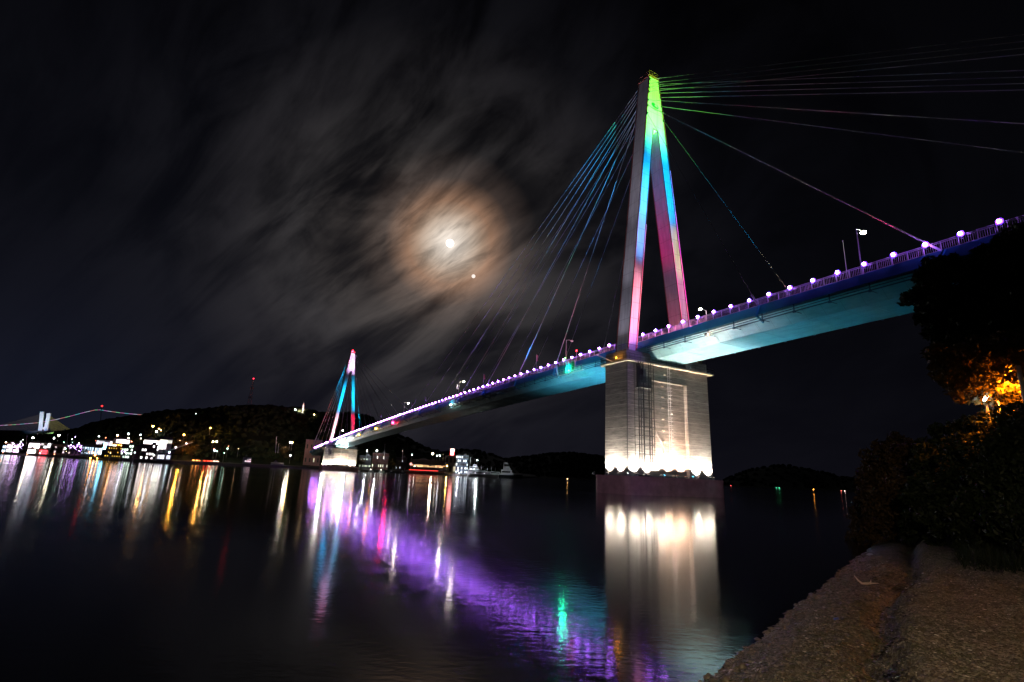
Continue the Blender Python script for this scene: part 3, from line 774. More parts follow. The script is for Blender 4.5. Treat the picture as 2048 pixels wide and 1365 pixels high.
# near tower, from the side span deck edge
def tower_set(Yt, z0, sgn, kinds, grp, where):
    for x, y, tgt, w, c, cone, bl, nm in kinds:
        Yp = Yt+y
        floodlight((x, Yp, zd(Yp)+.5), (tgt[0], Yt-.97, z0+tgt[1]), w, c, cone, bl, '%s floodlight on the deck edge aimed at the %s' % (nm, where), grp, .2, 2.)
tower_set(0, 24, 1, [
    (5.75, -34.5, (-6.2, 7), 1.52e+05, (1., .30, .38), 36, 1., 'pink'),
    (5.75, -35.3, (-4.2, 27), 2.32e+05, (.16, .38, 1.), 26, 1., 'blue'),
    (5.75, -36.1, (-3.6, 33), 2.18e+05, (.0, .50, 1.), 16, 1., 'cyan'),
    (5.75, -36.9, (6.6, 9), 1.16e+05, (1., .28, .55), 34, 1., 'rose'),
    (5.75, -37.7, (5.2, 22), 1.3e+05, (.75, .60, .36), 16, .7, 'cream'),
    (5.75, -38.5, (3.2, 37), 4.2e+05, (.0, .42, 1.), 20, 1., 'sky blue'),
    (5.75, -39.3, (0., 55), 1.3e+06, (.20, 1., .06), 15, 1., 'green'),
    (5.75, -40.1, (0., 48), 5.22e+05, (.05, .9, .35), 11, 1., 'sea green'),
], 'floodlights on the deck aimed at the near tower', 'near tower front')
# red / magenta light on the inner face of the right leg
floodlight((-4.9, 1.2, 26.6), (6.2, .6, 33), 1.9e3, (.8, .0, .07), 60, 1., 'red floodlight at the near tower foot aimed across at the right leg', 'floodlights at the near tower foot')
floodlight((-4.9, .3, 26.6), (3.2, .6, 58), 2.6e4, (.8, .0, .16), 34, 1., 'magenta floodlight at the near tower foot aimed high into the A', 'floodlights at the near tower foot')
# blue and green light over the main span cables, from the deck behind the tower
floodlight((-5.4, 40., zd(40)+.5), (-3.2, 22, 60), 8e4, (.05, .30, 1.), 46, 1., 'blue floodlight on the main span deck aimed up the near tower cables', 'floodlights aimed at the cables')
floodlight((-5.4, 33., zd(33)+.5), (-2.2, 12, 72), 4.5e4, (.05, 1., .35), 14, 1., 'green floodlight on the main span deck aimed up the near tower cables', 'floodlights aimed at the cables')
floodlight((-5.4, 78., zd(78)+.5), (-4, 52, 52), 7e4, (.42, .3, 1.), 60, 1., 'violet floodlight on the main span deck aimed up the near tower cables', 'floodlights aimed at the cables')
floodlight((-5.4, -18., zd(-18)+.5), (-1.8, -12, 80), 1.5e4, (.05, .5, 1.), 26, 1., 'blue floodlight on the side span deck aimed up the near tower cables', 'floodlights aimed at the cables')
floodlight((-5.4, -44., zd(-44)+.5), (-2.4, -26, 68), 1.4e4, (1., .05, .2), 28, 1., 'red floodlight on the side span deck aimed up the near tower cables', 'floodlights aimed at the cables')
zf = zd(280)-1.9
tower_set(280, zf, 1, [
    (5.75, -34.5, (-6.2, 9), 2.18e+05, (1., .50, .55), 42, 1., 'pale pink'),
    (5.75, -35.3, (-4.3, 30), 4.2e+05, (.0, .42, 1.), 24, 1., 'azure'),
    (5.75, -36.1, (6.6, 13), 3.19e+05, (1., .003, .04), 26, .9, 'red'),
    (5.75, -36.9, (4.4, 32), 3.48e+05, (.0, .55, .95), 26, 1., 'turquoise'),
    (5.75, -37.7, (0., 58), 1.16e+06, (.85, .50, 1.), 15, 1., 'lilac'),
], 'floodlights on the deck aimed at the far tower', 'far tower front')
# pier lights : a row of uplights on each plinth
for Yp, ztop, w in ((0., 24., 1.35e4), (280., zf, 1.6e4)):
    y0 = Yp-2.42; zp = 2.93; which = 'near' if Yp == 0 else 'far'
    for k, x in enumerate((-8.4, -5.6, -2.9, 0., 2.9, 6.0, 8.9)):
        c = WARM if k not in (3, 4) else (1., .64, .44)
        rc = 0.
        floodlight((x, y0-.5, zp+.35), (x, y0+rc+.25, zp+4.2), w, c, 108, .4, 'white uplight on the %s pier plinth, in the row washing its front' % which, 'uplights on the %s pier plinth' % which, .1, 6.)
    for y in (Yp-.9, Yp+1.9):
        floodlight((-9.85-.5, y, zp+.35), (-9.55, y, zp+4.4), w*.8, WARM, 108, .4, 'white uplight on the %s pier plinth, in the row washing its side' % which, 'uplights on the %s pier plinth' % which, .1, 6.)
# tall soft beams reaching up the shaft and the girder
for x, y, tgt, w, c, cone, lab in (
        (-8.8, -3.75, (-6.6, -2.4, 17), 3.5e2, WARM, 60, 'wide uplight on the near plinth reaching high up the left column'),
        (0., -3.75, (0.2, -1.8, 12), 3.4e3, (1., .30, .13), 60, 'warm uplight on the near plinth reaching high up the recess'),
        (8.8, -3.75, (7.2, -2.4, 17), 3.5e2, WARM, 60, 'wide uplight on the near plinth reaching high up the right column'),
        (-11., 1., (-9.6, .6, 17), 5e2, WARM, 60, 'wide uplight on the near plinth reaching high up the narrow side')):
    floodlight((x, y, 3.33), tgt, w, c, cone, 1., lab, 'uplights on the near pier plinth', .1, 4.)
# lights under the deck on the pier heads
GP = 'girder floodlights on the near pier'
floodlight((-3.2, -4.0, 3.3), (-1., -19, 23.5), .6e4, (.18, .78, 1.), 66, 1., 'cyan floodlight on the near plinth aimed up under the side span', GP)
floodlight((3.4, -4.0, 3.3), (1.5, -22, 23.5), 1.4e4, (.12, .72, 1.), 56, 1., 'cyan floodlight at the middle of the near plinth aimed under the side span', GP)
floodlight((-11.0, -3.9, 3.3), (-5.2, -17, 24.0), 1.0e4, (1., .90, .84), 42, 1., 'white floodlight at the near plinth corner aimed at the girder side', GP)
floodlight((-11.0, 4.7, 3.3), (-4.6, 19, 24.0), 2.2e4, (.15, .75, 1.), 62, 1., 'cyan floodlight at the near plinth corner aimed at the main span girder', GP)
floodlight((-5., 4.9, 3.3), (-1.5, 18, 23), 1.7e4, (.25, .80, 1.), 66, 1., 'teal floodlight behind the near pier aimed under the main span', GP)
floodlight((-6.3, -16.5, zd(-16)-1.9), (-4.4, -17.2, zd(-16)-2.1), 420, (1., .42, .18), 130, 1., 'small orange floodlight hung under the side span beside the girder', None, .05, 6.)
# far pier head lights along the main span soffit
floodlight((-10.2, 276.6, zf-1.6), (-4.4, 232, zf+1.), 3.6e5, (1., .92, .85), 40, 1., 'white floodlight on the far pier head aimed along the main span', 'girder floodlights on the far pier')
floodlight((2.5, 276.4, zf-1.7), (0., 262, zf-.5), 1.6e4, (.5, .9, 1.), 80, 1., 'cyan floodlight on the far pier head aimed under the deck', 'girder floodlights on the far pier')
# orange lamp on the pier head corner
root = empty('corner_lamp', (-9.9, -.2, 22.5)); g = MB(); g.sphere((-.15, 0, .35), .13, 8, 6); g.build('lamp_glass', emit((1., .38, .03), 20.), root)
g = MB(); g.bar((0, 0, -.35), (0, 0, .3), .06); g.build('bracket', M['dark'], root); point_light('bulb', (-.45, -.3, .35), 60, (1., .38, .03), .1, root)
tag(root, 'small orange lamp at the walkway corner of the near pier head', 'lamp')
# unseen flood added on shore behind the photographer to light the grey side of the tower and the blue edge beam
floodlight((-92., -84., 7.2), (-8, -4, 15), 6.5e4, (.80, .78, 1.), 28, .7, 'unseen shore floodlight added behind the beach to light the bridge', None, .3, 2., 2.)
for h_, w_, cn_, nm_ in ((12, 1.3e3, 62, 'widest'), (34, 1.5e4, 26, 'middle'), (56, 6.5e4, 13, 'narrowest')):  # lamps and arm added to light the grey side of the tower
    floodlight((-13.5, .3+.3*cn_/30, 23.4), (-8.15+.113*h_, .56, 24+h_), w_, (.86, .78, 1.), cn_, 1., '%s beam floodlight on the added outrigger beside the near pier head' % nm_, 'floodlights added on the pier head arm', .15, 1.5)
am = MB(); am.bar((-10.2, .56, 22.2), (-13.7, .56, 22.95), .14); am.bar((-13.6, .2, 22.98), (-13.6, 1.2, 22.98), .3, .06); o = am.build('added_outrigger', M['steel']); tag(o, 'steel outrigger added to carry floodlights at the near pier head', 'bracket')
ms = MB(); ms.tube([(-92, -84, .5), (-92, -84, 6.5)], .12, 8); o = ms.build('added_flood_mast', M['steel']); tag(o, 'unseen steel mast added to carry the shore floodlight', 'mast')
#@@PART2
# ------------------------------------------------------------------ moon and planet
m = MB(); c = CAM+MOON*9000; m.sphere(c, 66, 24, 16); o = m.build('moon', emit((1., .93, .86), 3.2), None, True)
tag(o, 'bright full moon glowing through streaming cloud left of the big tower', 'moon')
m = MB(); pd = ray(947, 553).normalized(); m.sphere(CAM+pd*9000, 33, 12, 8); o = m.build('planet', emit((1., .86, .78), 1.1), None, True)
tag(o, 'small round planet shining in the cloud just below the moon', 'planet')

# ------------------------------------------------------------------ water
m = MB(); m.add([(-5000, -3000, 0), (9000, -3000, 0), (9000, 9000, 0), (-5000, 9000, 0)], [(0, 1, 2, 3)])
o = m.build('water', M['water']); tag(o, kind='structure')

# ------------------------------------------------------------------ far shore land
coast = [(-260, 900), (-100, 820), (0, 740), (60, 680), (130, 560), (185, 440), (250, 390), (330, 345), (352, 370), (430, 390), (500, 410), (560, 420), (620, 432), (720, 440), (760, 430), (800, 405), (880, 385), (940, 400), (1040, 450), (1062, 700), (1075, 1300)]
V, Fc = [], []
prof = [(0, -1.5), (.4, 1.55), (6, 1.7), (60, 2.2), (260, 5.), (900, 8.)]
for px, D in coast:
    for dd, z in prof:
        q = gz(px, D+dd, z); V.append(tuple(q))
Fc = grid_faces(len(coast), len(prof))
shore = npmesh('far_shore', V, Fc, paint('quay ground', (.09, .085, .08), .9, .3, .05)); tag(shore, kind='structure')

def vnoise(x, y, seed=0, octv=4):
    x = np.asarray(x, float); y = np.asarray(y, float); out = 0; a = 1; tot = 0
    for o in range(octv):
        xi = np.floor(x).astype(np.int64); yi = np.floor(y).astype(np.int64); fx = x-xi; fy = y-yi
        fx = fx*fx*(3-2*fx); fy = fy*fy*(3-2*fy)
        def h(i, j):
            n = (i*374761393+j*668265263+(seed+o)*1442695041) & 0xffffffff
            n = ((n ^ (n >> 13))*1274126177) & 0xffffffff
            return ((n ^ (n >> 16)) & 0xffff)/65535.
        v = (h(xi, yi)*(1-fx)+h(xi+1, yi)*fx)*(1-fy)+(h(xi, yi+1)*(1-fx)+h(xi+1, yi+1)*fx)*fy
        out = out+a*v; tot += a; a *= .5; x = x*2.03+11.3; y = y*2.03+5.7
    return out/tot
def tufts(name, pts, rmin, rmax, mat, sq=.85):
    nu, nv = 7, 5; base = MB(); base.sphere((0, 0, 0), 1, nu, nv, sq)
    bv = np.array(base.v); tri = []
    for f in base.f: tri += [(f[0], f[i], f[i+1]) for i in range(1, len(f)-1)]
    tri = np.array(tri); n = len(pts); r = rng.uniform(rmin, rmax, n)
    jit = rng.uniform(.65, 1.3, (n, len(bv), 1))
    Vv = (np.asarray(pts)[:, None, :]+bv[None]*r[:, None, None]*jit).reshape(-1, 3)
    Ff = (tri[None]+np.arange(n)[:, None, None]*len(bv)).reshape(-1, 3)
    return npmesh(name, Vv, Ff, mat)
def hill(name, crest, front, mat, ntree, label, rt=(2.2, 4.2), back=160, amp=3., z0=1.5, kind='structure'):
    cr = []
    for (a, b_) in zip(crest[:-1], crest[1:]):
        nseg = max(2, int(abs(b_[0]-a[0])/7))
        for k in range(nseg): t = k/nseg; cr.append([a[i]+(b_[i]-a[i])*t for i in range(3)])
    cr.append(list(crest[-1])); nv = 16; V = []
    for i, (px, py, D) in enumerate(cr):
        top = at(px, py, D); fr = front(px); 
        for j in range(nv):
            t = j/(nv-1)*1.5
            if t <= 1: Dd = fr+(D-fr)*t; e = t*t*(3-2*t)*.6+t*.4
            else: Dd = D+(t-1)*2*back; e = max(0, 1-((t-1)*2)**1.5*1.05)
            q = gz(px, Dd, z0+(top.z-z0-rt[1]*.6)*e+amp*(vnoise(px*.03, t*4, 3)-.5)*min(1, e*3)*(1-abs(t-1)*.0 if t < .9 else .25))
            V.append(tuple(q))
    o = npmesh(name, V, grid_faces(len(cr), nv), mat, None, True); tag(o, kind=kind)
    if ntree:
        V = np.array(V).reshape(len(cr), nv, 3); P_ = []
        for k in range(ntree):
            i = rng.uniform(0, len(cr)-1.001); j = rng.uniform(1.2, 11.0)
            if k % 3 == 0: j = rng.uniform(9.3, 11.)
            i0, j0 = int(i), int(j); fi, fj = i-i0, j-j0
            P_.append((V[i0, j0]*(1-fi)*(1-fj)+V[i0+1, j0]*fi*(1-fj)+V[i0, j0+1]*(1-fi)*fj+V[i0+1, j0+1]*fi*fj)+np.array([0, 0, rt[0]*.45]))
        tag(tufts('woodland', P_, rt[0], rt[1], M['hillwood']), label, 'woodland', kind='stuff')
    return o
lin = lambda tab: (lambda px: float(np.interp(px, [a for a, b in tab], [b for a, b in tab])))
hill('hill', [(-240, 870, 1150), (-100, 866, 1120), (0, 865, 1100), (60, 866, 1050), (110, 865, 1000), (150, 860, 900), (200, 843, 820), (260, 834, 760), (300, 827, 720), (340, 822, 680), (400, 820, 640), (430, 817, 610), (470, 812, 590), (540, 813, 575), (600, 817, 575), (640, 826, 580), (690, 826, 590), (735, 832, 600), (765, 855, 600), (790, 875, 600), (820, 896, 590), (860, 914, 580), (900, 924, 570)],
     lin([(-240, 960), (0, 830), (130, 650), (250, 500), (350, 420), (600, 465), (760, 470), (900, 480)]), M['hillwood'], 3400, 'dark wooded hillside behind the town and the far tower')
hill('far_hill', [(690, 845, 1300), (760, 858, 1300), (815, 876, 1300), (850, 895, 1300), (885, 905, 1300), (920, 899, 1350), (958, 901, 1400), (986, 909, 1400), (1030, 925, 1400), (1060, 940, 1400)],
     lin([(690, 900), (1060, 1000)]), M['hillwood'], 500, 'faint far ridge of trees right of the far tower', (3.5, 6), 300)
hill('far_hill', [(930, 935, 1500), (966, 923, 1500), (1014, 916, 1500), (1060, 912, 1500), (1100, 906, 1500), (1150, 905, 1500), (1205, 912, 1550), (1260, 925, 1600), (1320, 945, 1700), (1380, 962, 1800)],
     lin([(930, 1150), (1380, 1400)]), M['hillwood'], 900, 'dark wooded ridge across the water left of the near pier', (3.5, 6.5), 300, z0=-.5)
hill('far_hill', [(1390, 968, 1900), (1440, 962, 1900), (1500, 938, 1900), (1560, 928, 1900), (1620, 938, 1900), (1680, 952, 2000), (1760, 965, 2000), (1850, 972, 2100), (2100, 975, 2200)],
     lin([(1390, 1500), (2100, 1700)]), M['hillwood'], 500, 'faint dark hill across the water right of the near pier', (4, 8), 300, z0=-.5)

# ------------------------------------------------------------------ town buildings
def facing(px0, px1, D, z=1.6):
    A, B = gz(px0, D, z), gz(px1, D, z); c = (A+B)/2; return c, math.atan2(B.y-A.y, B.x-A.x), (B-A).length
BC = {}
def building(px0, px1, ytop, D, wall, label, rows=0, cols=0, lit=.6, colr=WARMW, s=3., depth=9., roof=True, z=1.6, ww=.62, wh=.55, extra=None, cat='building', name='building'):
    c, rz, w = facing(px0, px1, D, z); h = at((px0+px1)/2, ytop, D).z-z
    root = empty(name, c, rz)
    b = MB(); b.box(-w/2, w/2, 0, depth, 0, h); wl = b.build('wall', wall, root)
    if roof:
        r_ = MB(); r_.box(-w/2-.25, w/2+.25, -.25, depth+.25, h+.004, h+.3); r_.box(w*.1, w*.1+2.2, depth*.3, depth*.3+2.2, h+.3, h+1.6); r_.build('roof', M['roof'], root)
    rr = random.Random(int(px0*31+ytop))
    if rows:
        cw, ch = w/cols, h/rows
        for i in range(cols):
            for j in range(rows):
                on = rr.random() < lit
                x0 = -w/2+cw*(i+.5-ww/2); z0_ = ch*(j+.5-wh/2)
                f = MB(); e = .07
                f.box(x0-e, x0+cw*ww+e, -.09, -.003, z0_-e, z0_); f.box(x0-e, x0+cw*ww+e, -.09, -.003, z0_+ch*wh, z0_+ch*wh+e)
                f.box(x0-e, x0, -.09, -.003, z0_+.002, z0_+ch*wh-.002); f.box(x0+cw*ww, x0+cw*ww+e, -.09, -.003, z0_+.002, z0_+ch*wh-.002)
                wo = f.build('window', M['grey'], root)
                p_ = MB(); p_.box(x0+.004, x0+cw*ww-.004, -.05, -.004, z0_+.004, z0_+ch*wh-.004)
                k = rr.choice([.55, .8, 1., 1.25]) if on else 0
                p_.build('pane', emit(colr, round(s*k, 2)) if on else M['darkwall'], wo)
    if extra: extra(root, w, h, depth)
    tag(root, label, cat)
    return root
def glow_front(colr, s, z0=.15, z1=.9, bays=5, floors=2):  # glowing panels stand for lit windows and for floodlit white walls
    def fn(root, w, h, d):
        rr = random.Random(int(abs(root.location.x)*7+bays)); nb = max(bays, int(w/2.6)); H_ = h*(z1-z0)/floors
        for f in range(floors):
            k = 0
            while k < nb:
                run = rr.choice((1, 1, 2, 3)); x0 = -w/2+w*(k+.08)/nb; x1 = -w/2+w*(min(nb, k+run)-.08)/nb; k += run
                if rr.random() < .16: continue
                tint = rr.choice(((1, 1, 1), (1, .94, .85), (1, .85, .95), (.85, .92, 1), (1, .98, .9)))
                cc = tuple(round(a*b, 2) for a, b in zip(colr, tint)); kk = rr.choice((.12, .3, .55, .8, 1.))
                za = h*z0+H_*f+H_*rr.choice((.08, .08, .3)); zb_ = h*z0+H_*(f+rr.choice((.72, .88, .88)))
                g = MB(); g.box(x0, x1, -.08, -.003, za, zb_); g.build('glow_panel', emit(cc, round(s*kk, 2)), root)
        e = MB(); e.box(-w/2-.1, w/2+.1, -1.2, -.004, h*z1+.05, h*z1+.25); e.build('canopy', M['grey'], root)
        p_ = MB(); p_.prism([(-w*.32, h+.3), (w*.02, h+.3), (-w*.15, h+1.9)], .6, d-.6); p_.build('gable', M['roof'], root)
    return fn
PW = (.92, .90, 1.); BW = (.6, .8, 1.); PK = (1., .55, .8)
building(-34, -6, 886, 735, M['grey'], 'grey quay building at the extreme left edge of the waterfront', 2, 4, .8, PW, 5)
building(2, 9, 890, 725, M['bluewall'], 'narrow dim building at the left edge beside the first white one', 2, 2, .6, BW, 6)
building(10, 22, 886, 705, M['cream'], 'small brightly lit white building near the left edge of the waterfront', extra=glow_front((.98, .88, 1.), 9, .1, .92, 2))
building(24, 36, 888, 690, M['pink'], 'pinkish building behind the tree hung with violet lights near the left edge', 2, 3, .9, PK, 7)
building(53, 75, 885, 650, M['cream'], 'bright white two storey restaurant left of the red and white one', extra=glow_front((.95, .93, 1.), 9, .05, .95, 4))
building(76, 97, 886, 640, M['cream'], 'red and white lit building with glowing red sign bands', extra=lambda r, w, h, d: [glow_front((1., .9, .92), 8, .55, .97, 3)(r, w, h, d)]+[(lambda g, i: (g.box(-w/2+.5, w/2-1.5, -.3, -.1, h*(.08+.2*i), h*(.08+.2*i)+.9), g.build('sign_band', emit((1., .04, .06), 7.), r)))(MB(), i) for i in range(2)])
building(99, 139, 889, 600, M['pink'], 'long low building with a dim mauve wall right of the red sign bands', 1, 7, .35, (1., .75, .8), 1.2, roof=True)
building(140, 160, 891, 560, M['pink'], 'low mauve shed behind the tree full of violet lights', 1, 3, .5, (1., .7, 1.), 1.5)
building(160, 184, 889, 520, M['bluewall'], 'low blue grey building just left of the long floodlit white front', 1, 5, .8, BW, 2.2)
building(186, 218, 880, 520, M['white'], 'left half of the long floodlit white front, its light built as glowing panels', extra=glow_front((.97, .93, 1.), 7.5, .35, .97, 6))
building(219, 252, 877, 515, M['white'], 'taller right half of the long floodlit white front, its light built as glowing panels', extra=glow_front((1., .95, .95), 8, .4, .97, 6))
building(186, 205, 891, 470, M['darkwall'], 'dark building with pale upper windows below the floodlit white front', 1, 5, .8, BW, 2.5)
building(207, 240, 893, 425, M['darkwall'], 'dark waterfront building covered in rows of yellow and amber lights', 3, 7, .75, (1., .62, .08), 2.2, ww=.3, wh=.25)
building(239, 262, 889, 415, M['darkwall'], 'dark waterfront block with two rows of pale green windows', 4, 5, .55, (.8, 1., .85), 3.)
building(264, 277, 893, 405, M['pink'], 'narrow block with a blank mauve wall facing the water')
building(279, 310, 889, 400, M['brick'], 'dark red block with rows of white windows beside the mauve wall', 4, 6, .6, (1., .92, .92), 3.6)
building(280, 312, 879, 430, M['white'], 'left half of the white hall of glowing panels standing behind the dark red block', extra=glow_front((1., .92, .95), 8, .45, .97, 6))
building(312, 337, 878, 425, M['white'], 'right half of the white hall of glowing panels at the top of the ramp', extra=glow_front((.98, .98, .92), 8, .5, .97, 5))
building(313, 327, 907, 352, M['bluewall'], 'low pale boathouse at the water end of the ramp', 1, 3, .9, (.85, .85, 1.), 3.2, depth=6)
building(329, 341, 908, 350, M['grey'], 'small grey hut at the right end of the town quay', 1, 1, .9, (.8, .85, 1.), 1., depth=5)
# blue sign column
c_, rz, w = facing(202, 207, 428); root = empty('light_sign', c_, rz); b = MB(); b.box(-.9, .9, 0, .5, 0, 9.5); b.build('sign_body', M['darkwall'], root)
g = MB(); g.box(-.75, .75, -.05, -.003, 5.2, 9.2); g.build('sign_face', emit((.25, .75, 1.), 14.), root); tag(root, 'upright cyan blue light sign beside the amber lit building', 'sign')
# ramp / covered slide
root = empty('boat_ramp', gz(322, 372, 1.6), facing(310, 330, 372)[1]); b = MB(); b.bar((-6, 0, 1), (14, 4, 11.5), 2.4, .4); b.build('ramp_deck', M['white'], root)
b = MB(); b.bar((-6, -1.2, 1.9), (14, 2.8, 12.4), .12, .12); b.bar((-6, 1.2, 1.9), (14, 5.2, 12.4), .12, .12); b.build('ramp_rail', M['steel'], root)
for k in range(4):
    g = MB(); g.sphere((-4+5*k, .2+k, 2.8+2.6*k), .28, 6, 5); g.build('ramp_lamp', emit((1., .9, .8), 30.), root)
tag(root, 'sloping white ramp with lit handrails beside the white hall', 'ramp')

# lights on the town front : small quay lamps, street lamps
def quay_lamp(px, py, D, c, s, label, group, r=.35, z=1.6, name='quay_lamp', w=0):
    top = at(px, py, D); base = gz(px, D, z) if z is not None else top-Vector((0, 0, 6))
    base = Vector((top.x, top.y, min(base.z, top.z-1.2)))
    root = empty(name, base); H = top.z-base.z
    p_ = MB(); p_.tube([(0, 0, 0), (0, 0, H-r*.5)], .09, 6); p_.build('pole', M['steel'], root)
    g = MB(); g.sphere((0, 0, H), r, 8, 6); g.build('globe', emit(c, s), root)
    if w: point_light('bulb', (0, 0, H+.1), w, c, r, root).location.z = H-.2
    tag(root, label, 'lamp', group); return root
for px, py in ((181, 917), (195, 917), (208, 919), (219, 919), (186, 906), (198, 905), (190, 911)):
    quay_lamp(px, py, 432 if py > 912 else 440, (1., .38, .05), 45., 'small orange lamp on the quay edge in front of the amber lit building', 'orange lamps along the town quay', .38)
for k in range(6):
    quay_lamp(224+k*4.6, 889.5+.4*k, 424, (1., .35, .04), 16., 'small orange lamp on the roof edge of the amber lit building', 'orange roof edge lamps', .3, 10.)
GL = 'street lamps of the town on the left shore'
for px, py, D, c, s, r, lab in ((12, 885, 700, (1., .6, .3), 40, .5, 'warm street lamp rising over the first white building at the left edge'),
        (66, 876, 690, (1., .9, .65), 60, .7, 'yellowish street lamp above the white two storey restaurant'),
        (98, 886, 650, (1., .95, .9), 50, .6, 'white street lamp just right of the red sign bands'),
        (108, 877, 650, (1., .9, .85), 36, .5, 'dim pale lamp above the long mauve building'),
        (118, 871, 640, (1., .9, .62), 60, .75, 'yellowish street lamp above the dark trees right of the distant pylon'),
        (198, 873, 600, (.8, .9, 1.), 30, .5, 'small bluish lamp on the slope above the floodlit white front'),
        (235, 871, 560, (1., .5, .2), 50, .65, 'orange street lamp behind the tall half of the floodlit white front'),
        (257, 868, 560, (.8, .9, 1.), 40, .5, 'bluish white street lamp between the two glowing halls'),
        (257, 877, 540, (1., .85, .7), 26, .45, 'low pale lamp between the two glowing halls'),
        (281, 870, 540, (.85, .95, 1.), 26, .45, 'small white lamp above the left half of the white hall'),
        (306, 853, 560, (1., .45, .12), 60, .7, 'orange street lamp high above the white hall'),
        (313, 864, 540, (.9, .95, 1.), 60, .6, 'white street lamp just below the orange one above the white hall'),
        (318, 858, 545, (1., .5, .15), 40, .4, 'left one of two small orange lamps above the white hall'),
        (322, 861, 545, (1., .5, .15), 30, .4, 'right one of two small orange lamps above the white hall'),
        (343.5, 840, 600, (1., .40, .08), 60, .8, 'large orange street lamp on the hill above the end of the town'),
        (368, 870, 450, (1., .36, .04), 50, .55, 'orange street lamp among lit trees at the foot of the hill'),
        (421, 856.5, 500, (1., .45, .08), 36, .5, 'orange street lamp half way up the dark hill'),
        (411, 819, 630, (.9, 1., .95), 60, .6, 'cool white lamp on the hilltop left of the radio mast'),
        (447, 844, 560, (1., .8, .6), 26, .35, 'tiny warm lamp on the upper hillside'),
        (392, 828, 600, (.85, 1., .9), 10, .35, 'faint greenish lamp on the hill crest'),
        (426, 884, 430, (1., .62, .3), 50, .5, 'left one of the lamp pair near the shore left of the red parked lights'),
        (433, 884, 430, (.85, 1., .7), 50, .5, 'right one of the lamp pair near the shore left of the red parked lights'),
        (580, 885, 450, (.92, .95, 1.), 60, .5, 'white lamp of the pair on tall poles left of the far tower'),
        (584.5, 885.5, 452, (1., .55, .12), 60, .5, 'orange lamp of the pair on tall poles left of the far tower'),
        (581, 911.5, 437, (.95, 1., 1.), 40, .35, 'small white lamp near the water left of the far pier'),
        (528, 825, 560, (1., .8, .7), 30, .35, 'small warm lamp on the hilltop left of the white monument'),
        (544, 821.5, 560, (1., .62, .3), 30, .4, 'orange lamp on the hilltop walk left of the white monument')):
    W_ = {343.5: 1.2e4, 368: 2.2e4, 421: 1.8e4, 426: 7e3, 433: 7e3, 580: 8e3, 584.5: 9e3, 306: 1e4, 411: 4e3, 118: 6e3, 66: 6e3}.get(px, 0)
    if px in (368,): D = 434
    quay_lamp(px, py, D, c, float(s)*.8, lab, GL, r, None, w=W_)
GR = 'street lamps on the shore under the bridge'
for px, py, D, c, s, r, lab in ((734, 902, 450, (.9, .95, 1.), 50, .45, 'first white street lamp right of the far pier'),
        (754, 902, 450, (.9, 1., .95), 70, .5, 'second and brighter white street lamp right of the far pier'),
        (824, 910, 430, (.85, 1., .95), 45, .4, 'white street lamp at the left end of the lit road'),
        (865.5, 908, 430, (1., .75, .5), 80, .7, 'big warm lamp standing over the middle of the lit road'),
        (874, 912, 430, (1., .9, .8), 36, .35, 'small lamp just right of the big warm lamp over the lit road'),
        (879.5, 912, 430, (.95, .98, 1.), 50, .42, 'white street lamp at the right end of the lit road'),
        (829, 933, 400, (1., .95, .9), 36, .3, 'small white lamp low on the dark quay under the lit road'),
        (894, 932.5, 395, (1., .5, .1), 60, .5, 'orange lamp at the foot of the office block with the red roof sign'),
        (954.6, 921, 430, (.85, 1., .95), 36, .35, 'pale lamp on a thin pole behind the moored boats'),
        (916, 941, 392, (.95, .85, 1.), 50, .4, 'violet white lamp on the quay edge below the office block'),
        (918.5, 946.5, 385, (.9, .95, 1.), 30, .25, 'lowest small white lamp right at the water below the office block'),
        (892, 913, 430, (.95, .95, 1.), 16, .3, 'faint lamp between the lit road and the office block')):
    W_ = {954.6: 2.2e4, 916: 5e3, 894: 5e3, 734: 7e3, 754: 9e3, 865.5: 1.6e4}.get(px, 0)
    quay_lamp(px, py, D if px != 954.6 else 392, c, float(s)*.6, lab, GR, r, None, w=W_)
for k in range(44):
    px = rng.uniform(2, 345) if k % 4 else rng.uniform(345, 480); py = rng.uniform(872, 912)+(px-170)*.018 if k % 4 else rng.uniform(880, 915)
    c_ = [(1., .55, .25), (.8, .9, 1.), (1., .92, .8), (.7, .4, 1.), (.5, 1., .7), (1., .25, .12)][rng.randint(6)]
    quay_lamp(px, py, float(np.interp(px, [0, 60, 130, 185, 250, 330, 480], [725, 665, 545, 432, 384, 348, 410])) if py > 895 else float(np.interp(px, [0, 200, 480], [735, 545, 460])), c_, float(rng.choice([8, 16, 30])), 'tiny coloured lamp among the houses and trees of the left shore', 'tiny lamps scattered along the left shore', float(rng.choice([.18, .25, .32])), None)
# hilltop monument with floodlit spire
D = 570; top = at(606.5, 806, D); base = at(604.5, 829, D); H = top.z-base.z
root = empty('monument', base)
b = MB(); b.tube([(0, 0, 0), (0, 0, H*.45), (0, 0, H*.8), (0, 0, H)], [1.7, 1.25, .8, .35], 10); b.build('spire', M['white'], root)
b = MB(); b.box(-4, 4, -4, 4, -3.5, 0); b.box(-2.4, 2.4, -2.4, 2.4, 0, .8); b.build('pedestal', M['cream'], root)
b = MB(); b.sphere((0, 0, H+.6), .7, 8, 6); b.build('finial', M['dark'], root)
tag(root, 'floodlit white pointed monument on the hilltop left of the far tower', 'monument')
for k, (dx, dy) in enumerate(((-4.5, -5.5), (4., -6.))):
    floodlight(base+Vector((dx, dy, .9)), base+Vector((0, 0, H*.55)), 2.4e4, (1., .78, .62), 60, .7, 'warm floodlight at the foot of the hilltop monument', 'floodlights round the monument', .2, 8.)
